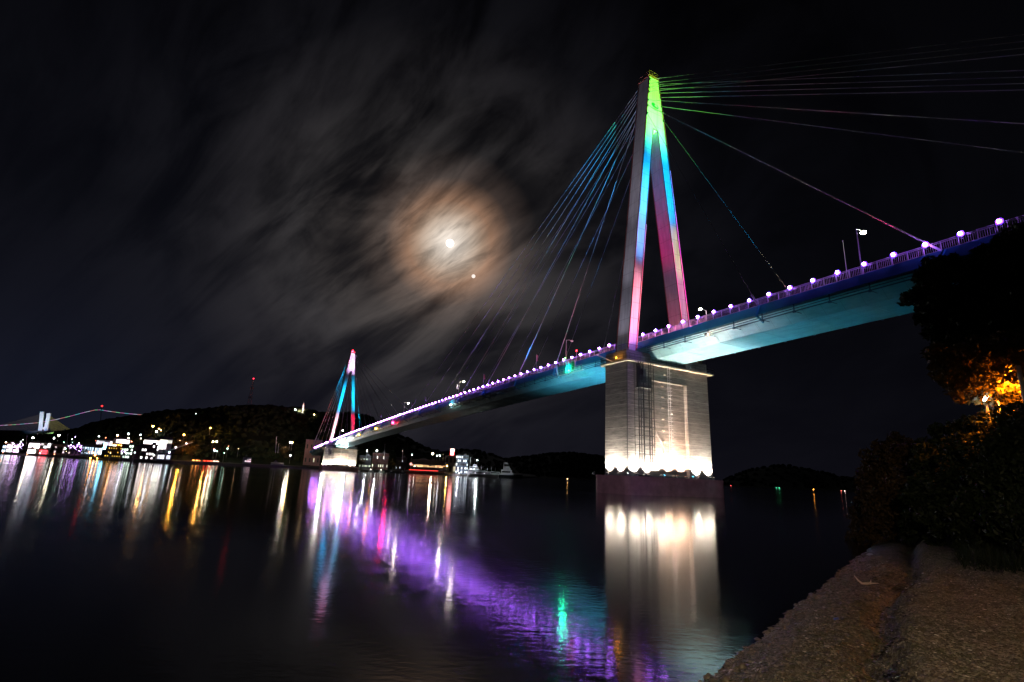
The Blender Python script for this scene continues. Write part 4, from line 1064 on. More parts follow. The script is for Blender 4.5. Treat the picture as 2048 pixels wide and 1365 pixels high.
for px, py, c, s in ((591, 819.5, (.9, .95, 1.), 60), (587, 828.5, (1., .65, .4), 50), (617, 831, (1., .9, .8), 36), (628.5, 829.5, (1., .7, .35), 45), (597, 830, (1., .5, .3), 20), (611, 829, (1., .8, .5), 20)):
    quay_lamp(px, py, 562, c, float(s), 'small lamp on the terrace around the hilltop monument', 'lamps around the hilltop monument', .38, None)
# radio mast
top = at(500.5, 757, 600); base = at(497.5, 814, 600); root = empty('radio_mast', base); H = top.z-base.z
b = MB(); w0, w1 = 1.8, .35
L_ = [[Vector((sx*(w0+(w1-w0)*t), sy*(w0+(w1-w0)*t), H*.97*t)) for t in np.linspace(0, 1, 12)] for sx, sy in ((-1, -1), (1, -1), (1, 1), (-1, 1))]
for q in range(4):
    for k in range(11):
        b.bar(L_[q][k], L_[q][k+1], .16); b.bar(L_[q][k], L_[(q+1) % 4][k+1], .1); b.bar(L_[q][k+1], L_[(q+1) % 4][k+1], .1)
b.build('lattice', M['trim'], root)
for z_ in (.33, .66): b = MB(); b.box(-2, 2, -2, 2, H*z_, H*z_+.3); b.build('antenna_deck', M['trim'], root)
b = MB(); b.sphere((0, 0, H), .6, 8, 6); b.build('beacon', emit((1., .02, .05), 8.), root)
tag(root, 'tall red lattice radio mast with red beacon on the dark hilltop', 'mast')

# ------------------------------------------------------------------ distant bridges at the left edge
D = 1000
def P_(px, py, d=D): return at(px, py, d)
root = empty('distant_cable_stayed_bridge', P_(88, 872))
o_ = root.location
def loc(v): return Vector(v)-o_
for px0, px1, pxt, yt, nm in ((76.5, 82.5, 84.5, 824, 'left'), (86.5, 92.5, 98, 827, 'right')):
    b = MB(); A, B = loc(P_((px0+px1)/2, 872)), loc(P_(pxt, yt)); A.x, A.y = A.x, A.y; b.bar(A, B, 4.2, 3.0, (0, 1, 0)); b.build('pylon_leg', M['tower'], root)
b = MB(); b.bar(loc(P_(78, 856)), loc(P_(90, 857)), 3, 3); b.build('pylon_beam', M['tower'], root)
b = MB(); b.bar(loc(P_(-150, 866, D)), loc(P_(150, 869, D)), 1.6, 9); b.build('road_deck', M['asphalt'], root)
for k in range(14):
    t = k/13
    b = MB(); b.tube([loc(P_(83.5-1.5*t, 829+20*t)), loc(P_(-52+9.3*k, 864.5))], .10, 4); b.build('cable', emit((.5, .36, .26), .14, .03), root)  # lit look of the cables is put in as emission
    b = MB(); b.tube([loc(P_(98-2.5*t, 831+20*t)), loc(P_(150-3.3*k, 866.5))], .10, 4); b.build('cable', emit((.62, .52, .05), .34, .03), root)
tag(root, 'distant floodlit two legged bridge pylon with fans of yellow cables at the left edge', 'bridge')
for px, tx, c, w, nm in ((70, 79, (.1, .5, 1.), 9e4, 'blue'), (74, 84, (1., .4, .7), 5e4, 'rose white'), (98, 93, (.9, .98, .9), 8e4, 'cool white'), (104, 95, (.6, 1., .5), 4e4, 'greenish')):
    a = P_(px, 868, D-55); floodlight(a, P_(tx, 842, D), w, c, 50, 1., '%s floodlight below the distant two legged pylon' % nm, 'floodlights below the distant pylon', .5, 2., 2.)
# line of coloured lights hung from a far suspension tower
root = empty('distant_suspension_bridge', P_(196, 872, 1500)); o_ = root.location
b = MB(); b.bar(loc(P_(199, 880, 1500)), loc(P_(203, 815, 1500)), 1., 1., (0, 1, 0)); b.build('pylon', M['darkwall'], root)
b = MB(); b.sphere(loc(P_(204, 812.5, 1500)), 1.7, 8, 6); b.build('beacon', emit((1., .02, .02), 6.), root)
cpts = [(-60, 852), (0, 851.5), (40, 849), (75, 846), (110, 840), (140, 833), (170, 825), (190, 820.5), (200, 820.2), (215, 822.5), (240, 826), (275, 829.5), (300, 831)]
cols_ = [(.15, .7, .8), (.8, .2, .5), (.3, .9, .4), (.9, .3, .3), (.7, .7, .9), (.8, .3, .8)]
seg = []
for a, b2 in zip(cpts[:-1], cpts[1:]):
    n_ = max(2, int((b2[0]-a[0])/8))
    for k in range(n_): seg.append((a[0]+(b2[0]-a[0])*k/n_, a[1]+(b2[1]-a[1])*k/n_))
for k in range(len(seg)-1):
    b = MB(); b.tube([loc(P_(*seg[k], 1500)), loc(P_(*seg[k+1], 1500))], .42, 5); b.build('light_string', emit(cols_[k*5 % 6], .8), root)
tag(root, 'far suspension cable lit in changing colours with a red beacon over its tower', 'bridge')

# ------------------------------------------------------------------ trees of the town, shop row, office block, boats
def leaf_cloud(centers, n, size, squash=.8, shell=.55, up=.35):
    """n quads spread through ellipsoid clumps [(x,y,z,r)]"""
    C_ = np.array([c[:3] for c in centers]); Rr = np.array([c[3] for c in centers])
    p_ = Rr**2/np.sum(Rr**2); k = rng.choice(len(C_), n, p=p_)
    d = rng.normal(size=(n, 3)); d /= np.linalg.norm(d, axis=1)[:, None]
    rad = rng.uniform(shell**3, 1.25, n)**(1/3.)
    P0 = C_[k]+d*(Rr[k]*rad)[:, None]*np.array([1, 1, squash])
    sc = rng.uniform(.6, 1.4, n)*size
    a = rng.normal(size=(n, 3)); a /= np.linalg.norm(a, axis=1)[:, None]
    b = np.cross(a, rng.normal(size=(n, 3))); b /= np.linalg.norm(b, axis=1)[:, None]
    a = a*sc[:, None]; b = b*(sc*.5)[:, None]
    Vv = np.stack([P0-a, P0+b*.9-a*.1, P0+a, P0-b*.9-a*.1], 1).reshape(-1, 3)
    return Vv, np.arange(4*n).reshape(n, 4)
def tree(name, base, clumps, n, size, leaf, label, trunk_r=.25, group=None, cat='tree', lights=None, squash=.8):
    root = empty(name, base); cl_ = [(x-base[0], y-base[1], z-base[2], r) for x, y, z, r in clumps]
    V_, F_ = leaf_cloud(cl_, n, size, squash); npmesh('crown', V_, F_, leaf, root)
    t = MB(); top = Vector((sum(c[0] for c in cl_)/len(cl_), sum(c[1] for c in cl_)/len(cl_), sum(c[2] for c in cl_)/len(cl_)))
    fork = top*.55; t.tube([(0, 0, -.3), fork*.5+Vector((.1*trunk_r, 0, 0)), fork], [trunk_r*1.2, trunk_r, trunk_r*.75], 7)
    for c_ in cl_[:14]:
        e = Vector(c_[:3]); mid = fork.lerp(e, .5)+Vector((0, 0, -.12*c_[3])); t.tube([fork, mid, e], [trunk_r*.5, trunk_r*.3, trunk_r*.1], 5)
    t.build('trunk', M['bark'], root)
    tag(root, label, cat, group); return root
def simple_tree(px, ytop, D, wpx, leaf, label, n=900, lights=None, z=1.6, group=None):
    base = gz(px, D, z); H = at(px, ytop, D).z-z; w = wpx*D/1039*.5
    cl = [(base.x+random.uniform(-.6, .6)*w, base.y+random.uniform(-.6, .6)*w, base.z+H*random.uniform(.45, .85), w*random.uniform(.4, .6)) for _ in range(7)]
    r = tree('street_tree', base, cl, n, .38, leaf, label, .25, group)
    if lights:
        for k in range(26):
            c_ = random.choice(cl); d = Vector((random.gauss(0, 1), random.gauss(0, 1), random.gauss(0, 1))).normalized()*c_[3]
            b = MB(); b.sphere(Vector(c_[:3])-base+d, .3, 6, 4); b.build('light_bulb', emit(lights, 22.), r)
    return r
simple_tree(31, 886, 684, 16, M['leafdark'], 'tree hung with violet white lights at the left end of the waterfront', 500, (.75, .5, 1.))
simple_tree(148, 888, 548, 20, M['leafdark'], 'tree covered in violet fairy lights in front of the low mauve shed', 500, (.6, .3, 1.))
for px, yt, D, w, lab in ((44, 893, 640, 10, 'dark round tree between the pink building and the restaurant'), (105, 893, 590, 12, 'dark round tree left in front of the long mauve building'), (121, 895, 585, 14, 'dark round tree right in front of the long mauve building'),
                          (168, 897, 470, 16, 'dark round tree right of the violet fairy light tree'), (134, 896, 560, 10, 'dark tree in front of the right end of the long mauve building'), (238, 882, 500, 12, 'dark tree crown against the tall half of the floodlit white front')):
    simple_tree(px, yt, D, w, M['leafdark'], lab, 400)
for px, yt, D, w, lab in ((362, 868, 445, 34, 'broad tree glowing orange from the street lamp at the foot of the hill'), (382, 884, 440, 26, 'lower tree glowing dull orange right of the lamp at the foot of the hill'), (352, 885, 430, 22, 'greenish lit tree at the end of the town white hall'),
                          (428, 880, 428, 16, 'small tree lit yellow under the lamp pair near the shore'), (565, 890, 455, 26, 'yellowish lit bush beside the lamp pair left of the far tower'), (422, 852, 495, 22, 'tree glowing faint orange half way up the dark hill')):
    simple_tree(px, yt, D, w, M['leafwarm'], lab, 700)
for px, yt, D, w, lab in ((784, 922, 425, 30, 'rounded bush lit yellow green on the shore right of the far pier'), (722, 915, 440, 20, 'green lit hedge tree behind the right edge of the far pier'), (700, 905, 452, 20, 'dark tree behind the top of the far pier')):
    simple_tree(px, yt, D, w, M['leafwarm'], lab, 600)
# parked cars with red lights along the shore road
def car(px, D, label, c=(1., .05, .02), s=10., body='redpaint'):
    b0, rz, _ = facing(px-2, px+2, D, 1.75); root = empty('parked_car', b0, rz)
    b = MB(); b.prism([(-2.1, .35), (2.1, .35), (2.15, .85), (1.3, 1.0), (.8, 1.45), (-1.1, 1.45), (-1.7, 1.0), (-2.1, .9)], -.85, .85); b.build('body', M[body], root)
    for x in (-1.35, 1.35):
        for y in (-.86, .86):
            w_ = MB(); w_.tube([(x, y-.08, .33), (x, y+.08, .33)], .33, 10); w_.build('wheel', M['dark'], root)
    for x in (-1, 1):
        g = MB(); g.box(x*1.0-.45, x*1.0+.45, -.93, -.86, .6, .9); g.build('tail_light', emit(c, s), root)
    tag(root, label, 'car')
car(390, 398, 'car with amber lights on the shore road below the hill, leftmost', (1., .4, .1), 14)
car(394, 399, 'car with red lights right behind the leftmost one on the shore road', (1., .2, .05), 14)
car(412, 400, 'car with bright red lights on the shore road, left in the group of three')
car(418, 401, 'car with red lights on the shore road, middle in the group of three', (1., .12, .05), 16)
car(431, 404, 'pale car with pinkish lights on the shore road, right in the group of three', (1., .5, .4), 12, 'white')
building(484, 501, 915, 412, M['grey'], 'long low pale hut on the dark shore below the hill', extra=glow_front((1., .72, .72), 1.3, .3, .8, 4), depth=4, roof=False)
building(541, 567, 926, 424, M['grey'], 'grey shed at the water edge left of the far pier', extra=glow_front((1., .9, .75), .9, .82, .96, 3), depth=5, roof=False)
building(605, 638, 880, 470, M['pink'], 'dim pinkish house on the shore behind the far tower cables', 2, 4, .15, WARMW, 1., depth=8, ww=.3, wh=.3)
building(742, 775, 907, 460, M['brick'], 'low red brown hall right of the two white street lamps', 2, 8, .3, WARMW, 1.5, depth=8, ww=.4, wh=.3)
building(716, 740, 912, 455, M['darkwall'], 'dim shop row with a line of small lights behind the far pier edge', 2, 12, .5, (.9, 1., .7), 2.2, depth=6, ww=.35, wh=.22)
building(790, 812, 916, 430, M['darkwall'], 'dark shed left of the lit road with two faint windows', 2, 6, .4, (.8, .9, 1.), 2., depth=6, ww=.35, wh=.25)
building(821, 889, 921, 418, M['darkwall'], 'long low added building, its amber front standing for the lit road', extra=glow_front((1., .60, .28), 2.6, .42, .60, 17), depth=6)  # added front, its amber glow stands for light trails on the road
building(888, 912, 912, 425, M['grey'], 'grey gabled warehouse left of the office block', 2, 3, .2, WARMW, 1., depth=10)
ob = building(910, 935, 911, 400, M['bluewall'], 'pale blue office block with lit windows at the top right corner', 5, 7, .5, (.85, .95, 1.), 1.6, depth=12)
# red roof sign
c_, rz, w = facing(899, 909, 404, at(904, 912, 404).z); root = empty('roof_sign', c_, rz); hs = at(904, 898, 404).z-c_.z
b = MB(); b.box(-1.5, 1.5, 0, 1.2, 0, hs); b.build('sign_tower', M['redpaint'], root)
g = MB(); g.box(-1.4, 1.4, -.06, -.003, hs*.62, hs*.98); g.build('sign_top', emit((1., .45, .4), 9.), root)
g = MB(); g.box(-1.4, 1.4, -.05, -.003, hs*.05, hs*.6); g.build('sign_face', emit((1., .03, .05), 7.), root)
g = MB()
for a, b2 in (((-.9, .1), (-.9, .5)), ((.9, .1), (.9, .5)), ((-.9, .5), (.9, .5)), ((-.35, .1), (-.35, .38)), ((.35, .1), (.35, .38)), ((-.35, .38), (.35, .38))): g.bar((a[0], -.12, hs*a[1]), (b2[0], -.12, hs*b2[1]), .22, .08, (0, 1, 0))
g.build('sign_character', emit((1., .7, .6), 6.), root)
tag(root, 'glowing red sign tower with a pale gate shaped character left of the office block roof', 'sign')
# pink round sign
c_, rz, w = facing(818, 823, 418); root = empty('round_sign', c_, rz); b = MB(); b.tube([(0, 0, 0), (0, 0, 5)], .15, 6); b.build('pole', M['steel'], root)
g = MB(); g.tube([(0, -.1, 5.6), (0, .1, 5.6)], 1.0, 14); g.build('sign_face', emit((1., .35, .38), 1.6), root); tag(root, 'pinkish round sign on a pole left of the lit road', 'sign')
# red rope of light on the quay edge
A, B = gz(818, 397, 1.75), gz(876, 392, 1.75); root = empty('quay_fence', A); b = MB()
for k in range(14): q = A.lerp(B, k/13)-A; b.bar(q, q+Vector((0, 0, 1.1)), .12)
b.build('post', M['dark'], root); b = MB(); b.tube([Vector((0, 0, 1.1)), B-A+Vector((0, 0, 1.1))], .16, 6); b.build('light_tube', emit((1., .04, .03), 3.), root)
tag(root, 'low quay fence with a glowing red light tube along its top', 'fence')
# thin tall poles
for px, yt, yb, D, lab in ((553, 873, 904, 440, 'leftmost thin pale mast on the shore left of the lamp pair'), (557.5, 888, 904, 440, 'shorter thin mast beside the leftmost one left of the lamp pair'), (770, 888, 918, 440, 'tall pale mast right of the two white street lamps'), (806, 898, 922, 425, 'dark pole at the left end of the lit road'), (887, 908, 925, 420, 'thin pole between the lit road and the grey warehouse'), (941, 915, 934, 402, 'thin mast right beside the office block'),
                           (54, 870, 890, 640, 'tall white pole with short arms left of the restaurant'), (136, 867, 888, 590, 'slanting pale pole above the long mauve building')):
    t0, b0 = at(px, yt, D), at(px-1.5, yb, D); root = empty('mast', b0); b = MB(); b.tube([(0, 0, -1), Vector(t0)-Vector(b0)], .16, 6); b.build('pole', M['white'], root)
    b = MB(); h_ = (Vector(t0)-Vector(b0)); b.bar(h_*.98, h_*.98+Vector((1.2, 0, 0)), .12); b.bar(h_*.6, h_*.6+Vector((.8, 0, 0)), .12); b.build('bracket', M['steel'], root); tag(root, lab, 'mast')
# boats
def boat(px0, px1, D, hdeck, label, cabins=(), hull='hull', lights=(), flip=False, name='moored_boat', masts=(), zb=0.):
    A, B = gz(px0, D, 0), gz(px1, D, 0); c = (A+B)/2; L = (B-A).length; rz = math.atan2(B.y-A.y, B.x-A.x)+(PI if flip else 0)
    root = empty(name, (c.x, c.y, 0), rz); n = 9; m_ = MB(); wd = max(1.4, L*.13)
    for i in range(n):
        t = i/(n-1); x = -L/2+L*t; wv = wd*(1 if t < .6 else max(.04, 1-((t-.6)/.4)**2)); hh = hdeck*(1+.35*max(0, t-.6)/.4)
        m_.v += [(x, -wv, hh), (x*.97, -wv*.75, -.4), (x*.97, wv*.75, -.4), (x, wv, hh)]
        if i:
            o0 = 4*(i-1); o1 = 4*i
            for k in range(4): m_.f.append((o0+k, o0+(k+1) % 4, o1+(k+1) % 4, o1+k))
    m_.f.append((0, 1, 2, 3)); m_.f.append((4*n-1, 4*n-2, 4*n-3, 4*n-4)); m_.build('hull', M[hull], root)
    for x0, x1, z0_, z1, wf in cabins:
        b = MB(); b.add([(L*x0, -wd*wf, z0_), (L*x1, -wd*wf, z0_), (L*x1, wd*wf, z0_), (L*x0, wd*wf, z0_), (L*x0+.2, -wd*wf*.92, z1), (L*x1-(z1-z0_)*.5, -wd*wf*.92, z1), (L*x1-(z1-z0_)*.5, wd*wf*.92, z1), (L*x0+.2, wd*wf*.92, z1)], [(3, 2, 1, 0), (4, 5, 6, 7), (0, 1, 5, 4), (1, 2, 6, 5), (2, 3, 7, 6), (3, 0, 4, 7)])
        cb_ = b.build('cabin', M['hull'], root)
        k = max(2, int((x1-x0)*L/1.8)); sd = 1 if flip else -1; b = MB(); zz = z0_+(z1-z0_)*.45
        b.box(L*x0+.6, L*x1-1.2, min(sd*wd*wf*1.01, sd*wd*wf*.99), max(sd*wd*wf*1.01, sd*wd*wf*.99), zz, zz+(z1-z0_)*.3); b.build('window_band', M['dark'], cb_)
    for x, h in masts: b = MB(); b.tube([(L*x, 0, hdeck), (L*x, 0, h)], .09, 5); b.build('mast', M['steel'], root)
    for x, z_, c2, s_ in lights: b = MB(); b.sphere((L*x, -wd*1.05, z_), .2, 6, 5); b.build('deck_light', emit(c2, s_), root)
    tag(root, label, 'boat'); return root
boat(938, 998, 378, 2.0, 'white excursion boat with a long low cabin moored nearest the water on the right', [(-.42, .25, 2.0, 3.6, .8), (-.3, .05, 3.6, 4.6, .6)], lights=[(-.3, 2.6, (.9, .85, 1.), 6.), (.0, 2.6, (.9, .85, 1.), 6.)], masts=[(-.1, 6.5)])
boat(934, 968, 400, 2.6, 'ferry with stacked decks and small lights behind the white excursion boat', [(-.45, .35, 2.6, 5., .9), (-.4, .2, 5., 7.2, .8), (-.2, .1, 7.2, 8.8, .6)], lights=[(-.3, 5.4, (.9, .8, 1.), 8.), (-.1, 5.4, (1., .85, .9), 8.), (.1, 3., (1., .5, .4), 10.)], masts=[(-.1, 13.), (.3, 9.)])
boat(966, 1045, 405, 2.2, 'large dark hulled ship with a high white funnel block at its stern', [(-.05, .28, 2.2, 6.0, .8), (.0, .2, 6., 11.5, .5), (-.45, -.05, 2.2, 4.2, .8)], hull='hulldark', lights=[(.2, 4.5, (.9, .8, 1.), 5.)], masts=[(-.3, 8.), (-.4, 7.), (-.2, 7.5), (.1, 14.)])
for px, w, lab in ((716, 9, 'small fishing boat just right of the far pier plinth'), (763, 12, 'small white fishing boat below the second street lamp'), (742, 10, 'small dark boat between the two fishing boats'), (783, 9, 'small dark boat below the yellow green bush'), (806, 12, 'small boat moored left of the red light tube'), (892, 14, 'small boat moored right of the red light tube')):
    boat(px-w/2, px+w/2, 392, .8, lab, [(-.3, .1, .8, 2.3, .6)], hull='hull' if 'white' in lab or 'fishing' in lab else 'hulldark', lights=[(-.1, 1.9, (1., .9, .8), 14.)] if 'fishing' in lab else (), masts=[(.2, 4.)])
# buoys and channel lights
def beacon(px, py, D, c, s, label, r=.4, cat='buoy'):
    top = at(px, py, D); root = empty('channel_buoy', (top.x, top.y, 0)); H = top.z
    b = MB(); b.tube([(0, 0, -.5), (0, 0, .7), (0, 0, .9)], [1.2, 1.2, .4], 10); b.build('float', M['hulldark'], root)
    b = MB(); b.tube([(0, 0, .9), (0, 0, max(H, 1.6)-r*.5)], [.25, .1], 6); b.build('mast', M['steel'], root)
    b = MB(); b.sphere((0, 0, max(H, 1.6)), r, 8, 6); b.build('lamp_glass', emit(c, s), root); tag(root, label, cat)
beacon(1135, 958, 330, (1., .55, .2), 22., 'buoy with warm orange light left of the near pier', .22)
beacon(1194.5, 960.5, 420, (1., .6, .4), 12., 'buoy with faint light close to the left edge of the near pier', .2)
beacon(1627, 979.5, 330, (1., .35, .05), 16., 'buoy with orange light on the open water right of the near pier', .22)
beacon(1462, 975, 900, (1., .1, .1), 9., 'tiny red channel light just right of the near pier', .4)
beacon(1553, 980.5, 900, (.1, .9, .4), 8., 'left one of two tiny green channel lights on the right', .4)
beacon(1559, 981, 900, (.1, .9, .4), 12., 'right one of two tiny green channel lights on the right', .45)
beacon(1683, 986, 700, (1., .15, .1), 8., 'tiny red channel light near the dark bank on the right', .35)
beacon(1690, 985.5, 700, (1., .7, .6), 10., 'tiny white channel light near the dark bank on the right', .35)

# ------------------------------------------------------------------ near bank : gravel beach
O2 = np.array([-62.8, -64.5]); E1 = np.array([.9207, .3903]); N1 = np.array([.3903, -.9207])
def d0(s):
    s = np.asarray(s, float)
    return np.where(s < 0, .012*s*s, 0)+np.where(s > 22, .0042*(s-22)**2, 0)+.16*(vnoise(s*.9, s*0, 5)-.5)+.10*(vnoise(s*4., s*0+3, 6)-.5)
def hgt(s, d):
    dd = d-d0(s); crease = 1.62+.30*(vnoise(s*.5, s*0, 9)-.5)*2+.10*(vnoise(s*2.6, s*0, 19)-.5)*2
    z = np.where(dd < 0, dd*.28, 0)
    ramp_ = np.clip(dd/1.25, 0, 1); z = z+.30*(ramp_*(2-ramp_))
    gully = np.exp(-((dd-crease+.12)/.20)**2); z = z-.20*gully*(1-.5*vnoise(s*.7, dd, 12))
    st = np.clip((dd-crease)/.34, 0, 1); z = z+.25*st*st*(3-2*st)
    z = z+np.clip(dd-2, 0, 5)*.035
    bank = np.clip((dd-(6.5-np.clip((s-9)*.22, 0, 4)))/6, 0, 1); z = z+2.0*bank*bank*(3-2*bank)+np.clip(dd-14, 0, 400)*.06
    land = np.clip(dd*4, 0, 1)
    z = z+land*(.10*(vnoise(s*1.7, d*1.7, 20)-.5)+.085*(vnoise(s*6, d*6, 21)-.5)+.034*(vnoise(s*21, d*21, 22, 2)-.5))
    return z
sv = np.concatenate([np.linspace(-60, -12, 40), np.arange(-11.9, 3, .05), np.arange(3, 12, .09), np.arange(12, 26, .25), np.linspace(27, 150, 60), np.linspace(160, 900, 20)])
dv = np.concatenate([[-6, -3, -1.5, -.8], np.arange(-.5, 4.5, .045), np.arange(4.5, 9, .12), np.linspace(9.2, 30, 40), np.linspace(34, 400, 14)])
S_, D_ = np.meshgrid(sv, dv, indexing='ij')
Dd_ = D_+d0(S_); Z_ = hgt(S_, Dd_)
XY = O2[None, None]+S_[..., None]*E1+Dd_[..., None]*N1
def beach_mat():
    m, t, b = mat_base('wet gravel and weed')
    co = t.new('ShaderNodeTexCoord').outputs['Object']
    vo = t.new('ShaderNodeTexVoronoi'); vo.inputs['Scale'].default_value = 26; t.l.new(t.v('MULTIPLY', co, (1., 1.6, 1.)), vo.inputs['Vector'])
    vo2 = t.new('ShaderNodeTexVoronoi'); vo2.inputs['Scale'].default_value = 75; t.l.new(co, vo2.inputs['Vector'])
    n1 = t.noise(co, 1.3, 6, .65); n2 = t.noise(co, 9, 5, .7)
    sep = t.new('ShaderNodeSeparateColor'); t.l.new(vo.outputs['Color'], sep.inputs[0])
    c = t.ramp(n2, [(.25, (.035, .028, .018)), (.5, (.11, .092, .062)), (.75, (.24, .205, .15))])
    c = t.mix(t.m('MULTIPLY', t.maprange(sep.outputs[0], .55, 1.), .6), c, (.34, .31, .26))
    c = t.mix(t.maprange(n1, .42, .6, 0., .6), c, (.05, .055, .026))
    sz = t.new('ShaderNodeSeparateXYZ'); t.l.new(co, sz.inputs[0])
    wet = t.maprange(sz.outputs[2], .10, .36)
    c = t.mix(t.m('MULTIPLY', t.m('SUBTRACT', 1., wet), .62), c, (.028, .026, .014))
    t.l.new(c, b.inputs['Base Color'])
    t.l.new(t.m('MULTIPLY_ADD', wet, .48, .34), b.inputs['Roughness'])
    bn = t.new('ShaderNodeBump'); bn.inputs['Strength'].default_value = 1.; bn.inputs['Distance'].default_value = .03
    h = t.m('ADD', t.m('MULTIPLY', vo.outputs['Distance'], -1.2), t.m('ADD', t.m('MULTIPLY', n2, 1.3), t.m('MULTIPLY', vo2.outputs['Distance'], -.5)))
    t.l.new(h, bn.inputs['Height']); t.l.new(bn.outputs[0], b.inputs['Normal'])
    return m
o = npmesh('beach', np.concatenate([XY, Z_[..., None]], -1).reshape(-1, 3), grid_faces(len(sv), len(dv)), beach_mat(), None, True); tag(o, kind='structure')
def bp(s, d, dz=0.):
    s = float(s); d = float(d); xy = O2+s*E1+d*N1; return Vector((xy[0], xy[1], float(hgt(np.array([s]), np.array([d]))[0])+dz))
# pebbles, shell flakes and weed scraps
def scatter(n, smin, smax, dmin, dmax, r0, r1, flat, name, mat, label, cat):
    s = smin+(smax-smin)*rng.rand(n)**1.6; d = d0(s)+dmin+(dmax-dmin)*rng.rand(n); z = hgt(s, d)
    c = O2[None]+s[:, None]*E1+d[:, None]*N1; P0 = np.concatenate([c, z[:, None]], 1)
    r = np.exp(rng.uniform(math.log(r0), math.log(r1), n))
    bv = np.array([(1, 0, 0), (.3, .8, .1), (-.8, .55, 0), (-.75, -.6, .1), (.4, -.85, 0), (.1, 0, 1), (0, .05, -.8)])
    fc = np.array([(0, 1, 5), (1, 2, 5), (2, 3, 5), (3, 4, 5), (4, 0, 5), (1, 0, 6), (2, 1, 6), (3, 2, 6), (4, 3, 6), (0, 4, 6)])
    a = rng.rand(n)*2*PI; ca_, sa_ = np.cos(a), np.sin(a); bb = bv[None]*rng.uniform(.6, 1.3, (n, 7, 1))
    el = rng.uniform(.6, 1.8, n)[:, None]
    x = bb[..., 0]*el; y = bb[..., 1]; V_ = np.stack([x*ca_[:, None]-y*sa_[:, None], x*sa_[:, None]+y*ca_[:, None], bb[..., 2]*flat], -1)*r[:, None, None]+P0[:, None]
    tag(npmesh(name, V_.reshape(-1, 3), (fc[None]+np.arange(n)[:, None, None]*7).reshape(-1, 3), mat), label, cat, kind='stuff')
scatter(34000, -3.5, 14, .0, 4.6, .006, .024, .55, 'gravel', paint('mixed gravel', (.16, .14, .11), .55, .6, 14.), 'loose brown gravel covering the beach', 'gravel')
scatter(1300, -3.5, 13, .0, 4.2, .010, .030, .18, 'shell_fragments', paint('shell', (.55, .50, .45), .35, .25, 14.), 'pale shell fragments sprinkled over the beach', 'shells')
scatter(1500, -3.5, 11, 1.0, 1.9, .015, .055, .3, 'seaweed', paint('brown weed', (.022, .016, .010), .5, .5, 9.), 'dark brown weed lying in the gully across the beach', 'seaweed')
scatter(5000, -3.5, 13, .0, 1.7, .015, .05, .25, 'seaweed', paint('wet weed', (.035, .038, .016), .4, .5, 9.), 'dark wet seaweed scraps along the water edge', 'seaweed')
scatter(420, -3.5, 16, -.05, .35, .03, .085, .6, 'shore_stones', paint('wet stone', (.10, .085, .065), .45, .5, 5., bump=.3), 'dark wet stones along the water edge of the beach', 'stones')
# driftwood
root = empty('driftwood', bp(6.9, .98, .03)); X_ = Vector((E1[0], E1[1], 0)); Nn = Vector((N1[0], N1[1], 0))
b = MB(); b.tube([Nn*-.27+Vector((0, 0, .20)), Nn*-.20+Vector((0, 0, .10)), Nn*-.11+Vector((0, 0, .02)), Nn*.0+Vector((0, 0, .035)), Nn*.10+X_*.03+Vector((0, 0, .05))], [.010, .018, .028, .034, .022], 6)
b.tube([Nn*.05+Vector((0, 0, .04)), Nn*.10+Vector((0, 0, .09)), Nn*.11+X_*.03+Vector((0, 0, .15))], [.022, .015, .006], 5); b.tube([Nn*.09+X_*.03+Vector((0, 0, .05)), Nn*.26+X_*.1+Vector((0, 0, .07))], [.02, .006], 5); b.build('wood', M['drift'], root, True).scale = (.75, .75, .75); tag(root, 'pale forked piece of driftwood near the water edge', 'driftwood')
root = empty('weed_branch', bp(7.6, 1.5, .03)); b = MB()
for k in range(26):
    a = Nn*random.uniform(-.55, .75)+X_*random.uniform(-.35, .5); b.tube([a, a+Nn*random.uniform(.1, .35)+X_*random.uniform(-.12, .12)+Vector((0, 0, random.uniform(.02, .14))), a+Nn*random.uniform(.3, .6)+X_*random.uniform(-.1, .2)+Vector((0, 0, random.uniform(-.02, .05)))], [.012, .009, .003], 4)
b.build('twigs', M['bark'], root); tag(root, 'dark tangle of twigs and weed beside the driftwood', 'branch')
for s_, d_, c_, sz, lab, nm in ((3.1, .9, 'blue', .09, 'small blue scrap of plastic on the wet slope of the beach', 'plastic_scrap'), (4.4, 1.5, 'white', .07, 'pale flat shell lying in the gully of the beach', 'shell'), (8.2, 1.6, 'flagwhite', .1, 'pale stone beyond the twigs', 'stone'), (9.3, 1.9, 'flagwhite', .08, 'small pale stone farthest up the beach', 'stone'), (14.5, .45, 'flagwhite', .16, 'whitish stone at the water edge below the dark bank', 'stone')):
    root = MB(); root.sphere((0, 0, 0), sz*.6, 7, 5, .4, .3); o = root.build(nm, M[c_]); o.location = bp(s_, d_, .02); o.rotation_euler = (0, .1, s_); tag(o, lab, nm.replace('_', ' '))
# unseen lamp added behind the photographer to light the beach
b_ = bp(-10., 4.5, -.1)
street_lamp(b_, 4.6, .8, 2700, (1., .74, .44), 20, 'unseen street lamp added behind the beach to light it', None, .4, aim=bp(.5, 2.4), cone=60)

